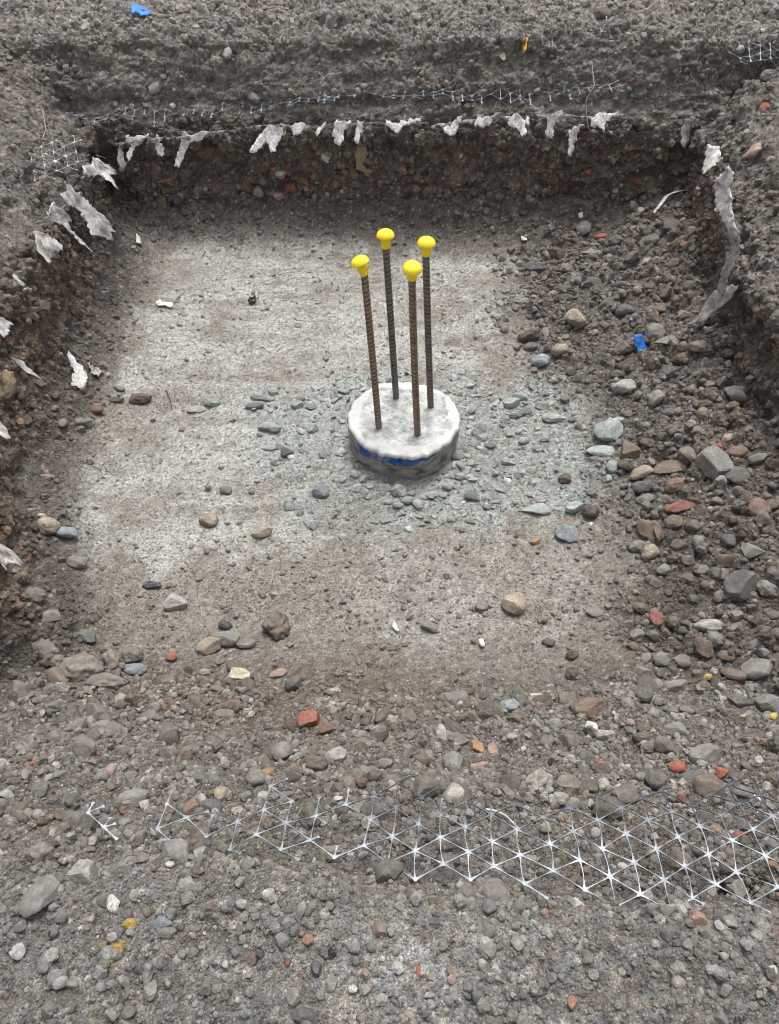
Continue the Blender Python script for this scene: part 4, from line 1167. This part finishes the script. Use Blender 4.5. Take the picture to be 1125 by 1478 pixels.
SIDES = [
([(140,227),(152,232),(170,247),(168,252),(156,252),(158,262),(154,272),(150,262),(140,252),(128,256),(116,248),(122,240),(136,238)], 'white crumpled fabric lobe at the far left corner', dict(side='L', white=.55, out=.03, curl=.03)),
([(100,262),(112,270),(124,283),(138,300),(152,318),(158,334),(148,333),(146,346),(134,340),(120,338),(121,318),(112,302),(98,294),(94,280),(106,276)], 'largest grey fabric flap hanging over the left wall', dict(side='L', white=.42, out=.045, curl=.03, dirt=.35)),
([(86,292),(104,310),(106,322),(100,322),(108,342),(118,362),(108,350),(96,326),(86,322),(70,318),(78,305)], 'pale triangular flap with a long tail left of the largest flap', dict(side='L', white=.5, out=.04, curl=.03)),
([(62,334),(78,338),(90,354),(86,362),(72,366),(66,372),(54,378),(50,364),(58,350)], 'white fabric flap below the triangular one on the left wall', dict(side='L', white=.55, out=.04, curl=.03)),
([(30,396),(34,400),(28,410),(20,412),(24,402)], 'tiny pale fabric tip on the left wall edge', dict(side='L', white=.45, out=.03)),
([(-8,456),(12,460),(20,468),(10,474),(4,482),(-8,486)], 'white fabric tip at the left picture edge, upper of two', dict(side='L', white=.55, out=.04)),
([(28,518),(38,522),(44,534),(48,546),(40,540),(30,528)], 'small grey fabric curl on the lower left wall', dict(side='L', white=.4, out=.03)),
([(-8,780),(8,784),(20,798),(28,812),(18,816),(6,812),(-8,820)], 'pale fabric corner at the left edge near the pit floor', dict(side='L', white=.5, out=.03)),
([(-6,604),(6,608),(10,620),(4,630),(-6,632)], 'white fabric tip at the left picture edge, lower of two', dict(side='L', white=.5, out=.03)),
([(1012,209),(1020,212),(1030,212),(1038,226),(1036,238),(1026,250),(1018,246),(1016,230)], 'bright white fabric piece at the top of the right wall', dict(side='R', white=.72, out=.025, dirt=.0, curl=.015)),
([(1045,412),(1054,414),(1050,432),(1036,450),(1026,464),(1010,466),(1016,452),(1018,432),(1026,420)], 'dark folded fabric end lying at the bottom of the right wall', dict(side='R', white=.22, out=.03, dirt=.45)),
([(990,176),(1002,170),(1008,174),(998,186),(994,200),(988,214),(982,206),(984,190)], 'narrow brownish fabric strip in the far right corner', dict(side='F', white=.32, out=.02, dirt=.35)),
([(1044,240),(1052,250),(1050,264),(1044,272),(1052,286),(1050,298),(1057,318),(1062,330),(1068,348),(1064,380),(1059,400),(1057,414),(1052,426),(1045,420),(1046,398),(1050,372),(1053,352),(1049,346),(1045,330),(1036,312),(1028,298),(1026,284),(1022,270),(1032,252)], 'long wavy fabric strip hanging down the right wall, white above and dusty below', dict(side='R', white=.60, out=.032, dirt=.18, curl=.014, fade=True)),
]
for ol, lb, kw in SIDES:
    scrap(ol, lb, **kw)
def fringe(path, side, label, w_=6.5, tone=.17, seed=5):
    pts = []; r_ = random.Random(seed)
    xs_ = np.array(path, float); L = np.concatenate([[0], np.cumsum(np.linalg.norm(np.diff(xs_, axis=0), axis=1))])
    up, dn_ = [], []
    for l in np.arange(0, L[-1], 4.0):
        x, y = np.interp(l, L, xs_[:, 0]), np.interp(l, L, xs_[:, 1])
        wv = 3.2 * nz(l * .01, seed, 2.2, seed) + 1.6 * nz(l * .01, seed, 9, seed); x += wv * (side != 'F'); y += wv * (side == 'F')
        t = max(-.35, r_.gauss(.35, .6)); k = r_.random()
        off_ = np.array([0, 1]) if side == 'F' else np.array([.8 if side == 'L' else -.8, .6])
        up.append((x, y)); q_ = (x + off_[0] * (1.4 + w_ * t * (1.8 if k > .9 else .6)), y + off_[1] * (1.4 + w_ * t * (1.8 if k > .9 else .6))); dn_.append(q_)
    return scrap(up + dn_[::-1], label, tone, side=side, out=.022, curl=.012, dirt=.35, name='fabric_edge')
fringe([(168,208),(230,200),(300,192),(380,184),(440,184),(500,180),(560,181),(620,181)], 'F', 'thin ragged hem of fabric along the left half of the far wall', seed=6)
fringe([(622,181),(660,176),(720,171),(760,170),(800,168),(850,170),(903,168)], 'F', 'thin ragged hem of fabric along the right half of the far wall', seed=7)
scrap([(86,520),(100,528),(118,536),(126,548),(124,560),(108,563),(104,552),(106,544),(94,534)], 'white fabric rag lying on soil at the left wall foot', .6, out=.02, curl=.02, lay=True, dirt=.1)
scrap([(122,532),(132,536),(146,534),(142,546),(130,546)], 'small grey rag curled beside the white rag', .35, out=.012, curl=.015, lay=True)

# ------------------------------------------------------------------ plastic geogrid
nb = NB('grid_plastic')
c = nb.attr('tone')
c = nb.mix(c, nb.ramp(nb.noise(120, 4, .7), [(.32, .45), (.6, 1.15)]), 1.0, 'MULTIPLY')
GRIDM = nb.done(c, .45, None, .45)

def geogrid(name, label, mapf, nodes, pitch, tonef, wid=1.0, skip=0.0, cat='plastic grid', group=None, seed=1):
    """nodes: dict (i, j) -> None of lattice points kept; mapf(u, v) -> (point, normal)"""
    r_ = random.Random(seed)
    V, Fc, T = [], [], []
    pos = {}
    for (i, j) in nodes:
        u = i * pitch * .866; v = (j + (i % 2) * .5) * pitch
        P, n = mapf(u, v)
        if P is None: continue
        pos[(i, j)] = (np.array(P), np.array(n) / (np.linalg.norm(n) + 1e-9), np.array(tonef(u, v)))
    def strip(A, B, n, t0, t1, w0, w1):
        d = B - A; L = np.linalg.norm(d)
        if L < 1e-5: return
        dm_ = r_.uniform(.1, .6); d /= L; sd_ = np.cross(d, n); sd_ /= np.linalg.norm(sd_) + 1e-9; nn_ = np.cross(sd_, d)
        k = 7; b0 = len(V); sag = r_.uniform(-.003, .003)
        for q in range(k):
            f = q / (k - 1); ww = w1 + (w0 - w1) * abs(2 * f - 1) ** 3.2; th = .0007 * wid
            C0 = A + d * L * f + nn_ * sag * math.sin(f * math.pi) + sd_ * sag * .5 * math.sin(f * math.pi)
            for a, b in ((-ww, -th), (ww, -th), (ww, th), (-ww, th)):
                V.append(C0 + sd_ * a + nn_ * b); T.append((t0 * (1 - f) + t1 * f) * (1 - dm_ * math.sin(f * math.pi)))
        for q in range(k - 1):
            for e in range(4):
                e2 = (e + 1) % 4
                Fc.append((b0 + q * 4 + e, b0 + q * 4 + e2, b0 + q * 4 + 4 + e2, b0 + q * 4 + 4 + e))
        Fc.append((b0 + 3, b0 + 2, b0 + 1, b0)); e = b0 + (k - 1) * 4; Fc.append((e, e + 1, e + 2, e + 3))
    for (i, j), (P, n, t) in pos.items():
        nbr = [(i, j + 1), (i + 1, j if i % 2 else j - 1), (i + 1, j + 1 if i % 2 else j)]
        for k in nbr:
            if r_.random() < skip: continue
            if k in pos:
                P2, n2, t2 = pos[k]
                strip(P, P2, (n + n2) / 2, t, t2, .0022 * wid, .00052 * wid)
            elif r_.random() < .55:
                # broken stub
                u = k[0] * pitch * .866; v = (k[1] + (k[0] % 2) * .5) * pitch
                P2, n2 = mapf(u, v)
                if P2 is not None:
                    f = r_.uniform(.3, .8); strip(P, P + (np.array(P2) - P) * f + n * r_.uniform(-.002, .004), n, t, t, .0026 * wid, .0010 * wid)
        # node boss
        a = np.cross(n, [0.3, 1, .2]); a /= np.linalg.norm(a); b = np.cross(n, a); b0 = len(V)
        m = 8
        for hgt, rr in ((-.0010, .0030), (.0010, .0027)):
            for q in range(m):
                V.append(P + (a * math.cos(q * math.tau / m) + b * math.sin(q * math.tau / m)) * rr * wid + n * hgt * wid); T.append(t * 1.1)
        for q in range(m):
            q2 = (q + 1) % m; Fc.append((b0 + q, b0 + q2, b0 + m + q2, b0 + m + q))
        V.append(P + n * .0016 * wid); T.append(t * 1.2)
        for q in range(m): Fc.append((b0 + m + q, b0 + m + (q + 1) % m, len(V) - 1))
    V = np.array(V); c0 = V.mean(0)
    me = bpy.data.meshes.new(name); me.from_pydata((V - c0).tolist(), [], Fc); me.update()
    set_col(me, np.clip(np.array(T), .01, .75))
    o = link(name, me, GRIDM); o.location = c0
    return tag(o, label, cat, group)

WH, MID_, DK = np.array([.44, .475, .51]), np.array([.19, .205, .23]), np.array([.055, .06, .07])
GP = .0385
# the big torn sheet lying over the near slope
def near_poly(zz): return px_poly(zz, .46)
POLY_BIG = near_poly([(480,1236),(560,1216),(640,1196),(700,1190),(770,1165),(840,1150),(880,1130),(960,1120),(1140,1110),(1200,1120),(1200,1300),(1115,1300),(1060,1328),(1000,1340),(930,1335),(860,1325),(760,1310),(690,1296),(620,1288),(560,1272),(480,1268)])
POLY_MID = near_poly([(385,1140),(400,1120),(480,1130),(560,1120),(700,1140),(860,1150),(860,1190),(700,1205),(600,1225),(500,1225),(400,1195),(360,1180)])
POLY_L = near_poly([(205,1172),(240,1155),(275,1165),(310,1182),(345,1172),(410,1190),(500,1222),(560,1235),(560,1275),(480,1268),(400,1256),(330,1248),(290,1226),(250,1214),(214,1200)])
POLY_F = near_poly([(100,1200),(120,1180),(170,1168),(182,1208),(136,1230)])
yaw = R(-4)
ORG = np.array([.0, .30])
def lat2w(u, v):
    x = u * math.cos(yaw) - v * math.sin(yaw); y = u * math.sin(yaw) + v * math.cos(yaw)
    return ORG[0] + x, ORG[1] + y
def near_map(off0, seed):
    def f(u, v):
        x, y = lat2w(u, v)
        x += .012 * nz(u, v, 7, seed) + .004 * nz(u, v, 25, seed); y += .012 * nz(u, v, 6, seed + 1) + .004 * nz(u, v, 27, seed)
        P, n = drop(x, y)
        near_ = [drop(x + a, y + b)[0].z for a, b in ((0, 0), (.012, 0), (-.012, 0), (0, .012), (0, -.012))]
        plane = .492 - .38 * (y - .26) + .020 * nz(u, v, 4, seed + 7)
        z = max(max(near_) + .003, plane + off0)
        z = min(z, P.z + .09)
        if y < .262: z = min(z, max(P.z, plane) + .004) if P.z - plane < .02 else plane
        return np.array([x, y, z + (.008 + .016 * float(sstep(.05, -.1, np.array(x)))) * nz(u, v, 13, seed + 2)]), np.array([.0, .25, .97])
    return f
def nodes_in(poly, drop_p=0.0, seed=3):
    r_ = random.Random(seed); out = {}
    for i in range(-30, 31):
        for j in range(-16, 22):
            u = i * GP * .866; v = (j + (i % 2) * .5) * GP
            x, y = lat2w(u, v)
            if poly_sd(poly, np.array([x]), np.array([y]))[0] > 0 and r_.random() > drop_p: out[(i, j)] = None
    return out
def tone_near(u, v):
    x, y = lat2w(u, v)
    k = float(sstep(.40, .31, np.array(y - .075 * float(sstep(.04, -.12, np.array(x))) + .02 * nz(u, v, 7, 9))))      # dusty part up the slope
    k *= .95 + .5 * nz(u, v, 5, 19)
    k = min(max(k, 0), 1)
    t = DK * (1 - k) + WH * k
    return t * (.75 + .5 * abs(nz(u, v, 20, 4)))
geogrid('plastic_grid', 'long torn sheet of triangular plastic grid over the near slope, white where clean', near_map(.012, 1), {**nodes_in(POLY_BIG), **nodes_in(POLY_L), **nodes_in(POLY_MID, .10)}, GP, tone_near, .95, skip=.03, group='torn triangular plastic grids', seed=4)
def tone_mid(u, v):
    k = .35 + .7 * nz(u, v, 6, 31)
    return DK * (1 - np.clip(k, 0, 1)) + np.array([.46, .50, .55]) * np.clip(k, 0, 1)
geogrid('plastic_grid', 'small star-shaped broken grid piece right under the large oval pebble', near_map(.020, 9), nodes_in(POLY_F), GP, lambda u, v: WH * .85, .9, group='torn triangular plastic grids', seed=9)

# edges of grid sticking out of the far bank
def strip_grid(path, rows, label, out=(0, -.9, -.25), wid=.9, tone=WH, amp=.012, skip=.1, seed=1, gp=GP, embed=-.004):
    pts = [hit(a, b) for a, b in path]
    Pp = np.array([list(p[0]) for p in pts]); L = np.concatenate([[0], np.cumsum(np.linalg.norm(np.diff(Pp, axis=0), axis=1))])
    out = np.array(out, float); out /= np.linalg.norm(out)
    r_ = random.Random(seed)
    def mf(u, v):
        if u < 0 or u > L[-1]: return None, None
        p = np.array([np.interp(u, L, Pp[:, k]) for k in range(3)])
        bend = nz(u, 0, 5, seed)
        o = out + np.array([0, 0, .5 * bend])
        p = p + o * (v - embed) + np.array([0, 0, amp * nz(u, v, 14, seed + 3)])
        return p, np.array([0, .4, .9])
    nodes = {}
    for i in range(int(L[-1] / (gp * .866)) + 1):
        for j in range(rows):
            if r_.random() > .04 + .22 * (j == rows - 1): nodes[(i, j)] = None
    return geogrid('plastic_grid', label, mf, nodes, gp, lambda u, v: tone * (.55 + .7 * abs(nz(u, v, 9, seed + 5)) + .3 * (nz(u, 0, 3, 77) > 0)), wid, skip, group='torn triangular plastic grids', seed=seed)
strip_grid([(98,166),(150,162),(205,154),(250,156),(300,150),(345,146),(400,150),(440,142),(500,134)], 2, 'thin line of broken plastic grid in the far bank, left half', seed=12, wid=1.6, tone=WH * .95, out=(.02, -1, -.05))
strip_grid([(470,135),(540,132),(620,131),(680,130),(740,128),(800,126),(850,120),(905,112)], 2, 'thin line of broken plastic grid in the far bank, right half', seed=13, wid=1.6, tone=WH * .95, out=(-.02, -1, -.12))
strip_grid([(585,50),(640,46),(700,40),(760,40),(840,36),(905,36),(960,40)], 2, 'faint upper line of plastic grid near the top right of the far bank', seed=14, tone=MID_ * 1.2, wid=.7)
strip_grid([(1052,52),(1075,56),(1100,58),(1135,66)], 4, 'plastic grid piece bridging a dark hollow at the upper right', seed=15, out=(-.1, -.8, -.55), wid=1.3, embed=-.01)
strip_grid([(790,133),(815,130),(850,126)], 4, 'drooping patch of plastic grid below the far grid line, by the twig', seed=16, tone=MID_, out=(0, -.5, -.9))

def surf_grid(poly_px, label, tone, ang, wid=.9, skip=.06, off=.012, seed=20, gp=GP):
    pc = np.array(poly_px, float); c0 = pc.mean(0); P0, n0, dep = hit(*c0)
    n0 = (n0 * .5 + Vector((0, 0, .5)) + Vector((-P0.x, -P0.y, CAM_Z - P0.z)).normalized() * .5).normalized()
    a = Vector((math.cos(ang), math.sin(ang), 0)); a = (a - n0 * a.dot(n0)).normalized(); b = n0.cross(a)
    PP, A, B, Nn = map(np.array, (P0, a, b, n0))
    def w2p(p):
        d = p - np.array([0, 0, CAM_Z]); dd = d[1] * math.cos(PITCH) - d[2] * math.sin(PITCH); uu = d[1] * math.sin(PITCH) + d[2] * math.cos(PITCH)
        return 562.5 + F * d[0] / dd, 739 - F * uu / dd
    def mf(u, v):
        p = PP + A * u + B * v
        q = hit(*w2p(p))[0]
        m_ = np.array(q) * .55 + p * .45
        return m_ + Nn * (off + .006 * nz(u, v, 14, seed)), Nn
    nodes = {}
    for i in range(-9, 10):
        for j in range(-9, 10):
            p = PP + A * (i * gp * .866) + B * ((j + (i % 2) * .5) * gp)
            x, y = w2p(p)
            if poly_sd(pc, np.array([x]), np.array([y]))[0] > 0: nodes[(i, j)] = None
    if nodes:
        return geogrid('plastic_grid', label, mf, nodes, gp, lambda u, v: tone * (.6 + .8 * abs(nz(u, v, 12, seed))), wid, skip, group='torn triangular plastic grids', seed=seed)
surf_grid([(72,202),(112,208),(114,244),(88,262),(52,272),(44,232)], 'square patch of plastic grid lying on the left bank', WH, .3, seed=21)
surf_grid([(100,230),(150,222),(150,262),(100,300),(40,320),(60,270)], 'dark dusty plastic grid stretched below the patch on the left bank', DK * 1.6, .3, seed=22, wid=.7)
surf_grid([(848,40),(884,34),(888,46),(872,56),(846,66)], 'white grid patch of a few cells high on the far bank, above the twig', WH, .5, seed=23, wid=.8)
surf_grid([(440,0),(485,0),(482,40),(474,85),(462,80),(466,30)], 'stringy pale torn grid hanging down the far bank near the top', MID_ * 1.3, .2, seed=24, wid=.6, skip=.25)
surf_grid([(0,250),(20,248),(30,270),(24,290),(0,296)], 'dusty wisp of plastic grid at the left picture edge', DK * 2.5, .4, seed=25, wid=.7)

# ------------------------------------------------------------------ small debris
def plain(name, col, rough=.6, spec=.3, var=.3):
    nb = NB(name)
    c = nb.mix(col, nb.ramp(nb.noise(90, 5, .7), [(.3, 1 - var), (.7, 1 + var)]), 1.0, 'MULTIPLY')
    c = nb.mix(c, (.17, .15, .13), nb.ramp(nb.noise(130, 5, .7), [(.52, 0.), (.68, .7)]))
    return nb.done(c, rough, None, spec)
BLUE = plain('blue_plastic', (.025, .17, .62), .5)
WHITE = plain('white_plastic', (.58, .58, .56), .5, .3, .15)
TWIG = plain('dry_root', (.34, .28, .21), .8, .1)
BLACK = plain('black_film', (.012, .012, .014), .35, .5)
OCH = plain('ochre_foam', (.24, .19, .115), .9, .1)

def flatbit(pts, label, mat, name, cat, out=.008, curl=.008, thick=.002, lean=None):
    o = scrap(pts, label, .5, out=out, curl=curl, lay=True, name=name)
    o.data.materials.clear(); o.data.materials.append(mat)
    o.modifiers['thickness'].thickness = thick
    if 'group' in o: del o['group']
    o['category'] = cat
    return o
flatbit([(909,489),(921,485),(934,502),(930,511),(919,507)], 'bright blue plastic scrap lying on the rubble slope', BLUE, 'blue_scrap', 'plastic scrap', out=.012)
flatbit([(190,16),(206,14),(217,17),(210,25),(196,28),(189,24)], 'bright blue patch of plastic on the ground at the top left', BLUE, 'blue_scrap', 'plastic scrap', out=.014)
flatbit([(224,440),(231,436),(238,439),(246,438),(254,444),(249,447),(240,444),(230,445)], 'torn white paper scrap lying at the back left of the pale floor', WHITE, 'paper_scrap', 'paper scrap', thick=.0008)
flatbit([(566,900),(571,903),(576,914),(571,915)], 'white plastic shred lying on the floor in front of the pile', WHITE, 'plastic_shred', 'plastic scrap', out=.01)
flatbit([(690,928),(697,926),(699,935),(692,936)], 'tiny white crumb of foam on the floor right of middle', WHITE, 'foam_crumb', 'foam crumb', thick=.005)
flatbit([(192,344+400-400),(200,343),(203,352),(196,354)], 'small white plaster flake at the foot of the far left corner', WHITE, 'plaster_flake', 'plaster flake', thick=.004)
flatbit([(752,344),(760,343),(760,351),(753,351)], 'small square white flake on the soil behind the rods', WHITE, 'plaster_flake', 'plaster flake', thick=.004)
flatbit([(834,310),(841,309),(841,315),(835,315)], 'tiny white flake left of the upright stone at the back right', WHITE, 'plaster_flake', 'plaster flake', thick=.004)
flatbit([(900,192),(911,188),(924,193),(922,204),(910,206),(901,201)], 'black crumpled film scrap in the far right wall', BLACK, 'film_scrap', 'film scrap', out=.02, curl=.03)
flatbit([(240,286),(254,282),(268,288),(262,296),(246,298)], 'black film scrap in the brown layer at the far left', BLACK, 'film_scrap', 'film scrap', out=.014, curl=.03)
flatbit([(510,206),(520,204),(528,222),(526,236),(542,240),(540,247),(520,243),(510,224)], 'pale ochre foam-like patch in the far wall left of the rods', OCH, 'foam_piece', 'foam piece', out=.012, thick=.008)
flatbit([(755,66),(764,60),(769,62),(760,74),(752,76)], 'orange-yellow torn scrap on the far bank right of the cream splinter', plain('orange_film', (.62, .36, .05), .6), 'orange_scrap', 'plastic scrap', out=.01)
flatbit([(360,432),(368,430),(371,438),(364,442),(359,438)], 'dark film crumb on the pale floor left of the rods', BLACK, 'film_crumb', 'film scrap', thick=.004)
stone(2, 562, 30, 56, (.25, .19, .12), 'c', 'tan fibrous insulation lump at the left picture edge', name='insulation_lump', cat='insulation')

def tube(path, rad, name, label, cat, mat, flat=1.0, lift=.004, group=None):
    P = [hit(a, b) for a, b in path]
    pts = np.array([list(p[0] + p[1] * (lift if not isinstance(lift, (list, tuple)) else lift[k])) for k, p in enumerate(P)])
    # smooth resample
    n = 28; L = np.linspace(0, len(pts) - 1, n); Q = np.stack([np.interp(L, range(len(pts)), pts[:, k]) for k in range(3)], 1)
    for _ in range(3): Q[1:-1] = (Q[:-2] + 2 * Q[1:-1] + Q[2:]) / 4
    V, Fc = [], []; m = 8
    for i in range(n):
        d = Q[min(i + 1, n - 1)] - Q[max(i - 1, 0)]; d /= np.linalg.norm(d)
        a = np.cross(d, [0, .3, 1]); a /= np.linalg.norm(a); b = np.cross(d, a)
        r_ = rad * (1 - .5 * abs(i / (n - 1) - .3) * (flat == 1.0))
        for k in range(m): V.append(Q[i] + a * r_ * math.cos(k * math.tau / m) + b * r_ * flat * math.sin(k * math.tau / m))
    for i in range(n - 1):
        for k in range(m): Fc.append((i * m + k, i * m + (k + 1) % m, (i + 1) * m + (k + 1) % m, (i + 1) * m + k))
    Fc.append(tuple(range(m))[::-1]); Fc.append(tuple((n - 1) * m + k for k in range(m)))
    V = np.array(V); c0 = V.mean(0)
    me = bpy.data.meshes.new(name); me.from_pydata((V - c0).tolist(), [], Fc); me.polygons.foreach_set('use_smooth', np.ones(len(Fc), bool)); me.update()
    o = link(name, me, mat); o.location = c0
    return tag(o, label, cat, group)
tube([(855,90),(854,110),(852,130),(847,150),(845,172),(852,186),(863,200)], .0022, 'dry_root', 'long thin pale root hanging down the far bank', 'root', TWIG, lift=[.01, .03, .035, .03, .02, .02, .01])
tube([(943,308),(952,298),(963,287),(976,281),(990,274)], .0075, 'plastic_strip', 'curved white plastic strip sticking out of the right rubble', 'plastic strip', WHITE, flat=.25, lift=[.0, .012, .02, .02, .0])
tube([(240,564),(245,574),(249,590)], .002, 'twig', 'short dark twig on the pale floor at the left', 'twig', plain('dark_twig', (.07, .05, .04)), lift=.003)
tube([(700,1178),(712,1176),(728,1186),(748,1202)], .0020, 'wire', 'pale bent wire lying behind the big plastic grid', 'wire', plain('pale_wire', (.42, .40, .36)), lift=.012)
tube([(60,160),(66,190),(60,205)], .002, 'root', 'short pale root in the upper left bank', 'root', TWIG, lift=.006)
tube([(1078,176),(1074,184),(1066,190)], .0015, 'root', 'tiny pale root on the right bank below the red brick pebble', 'root', TWIG, lift=.006)
print('objects', len(S.objects))
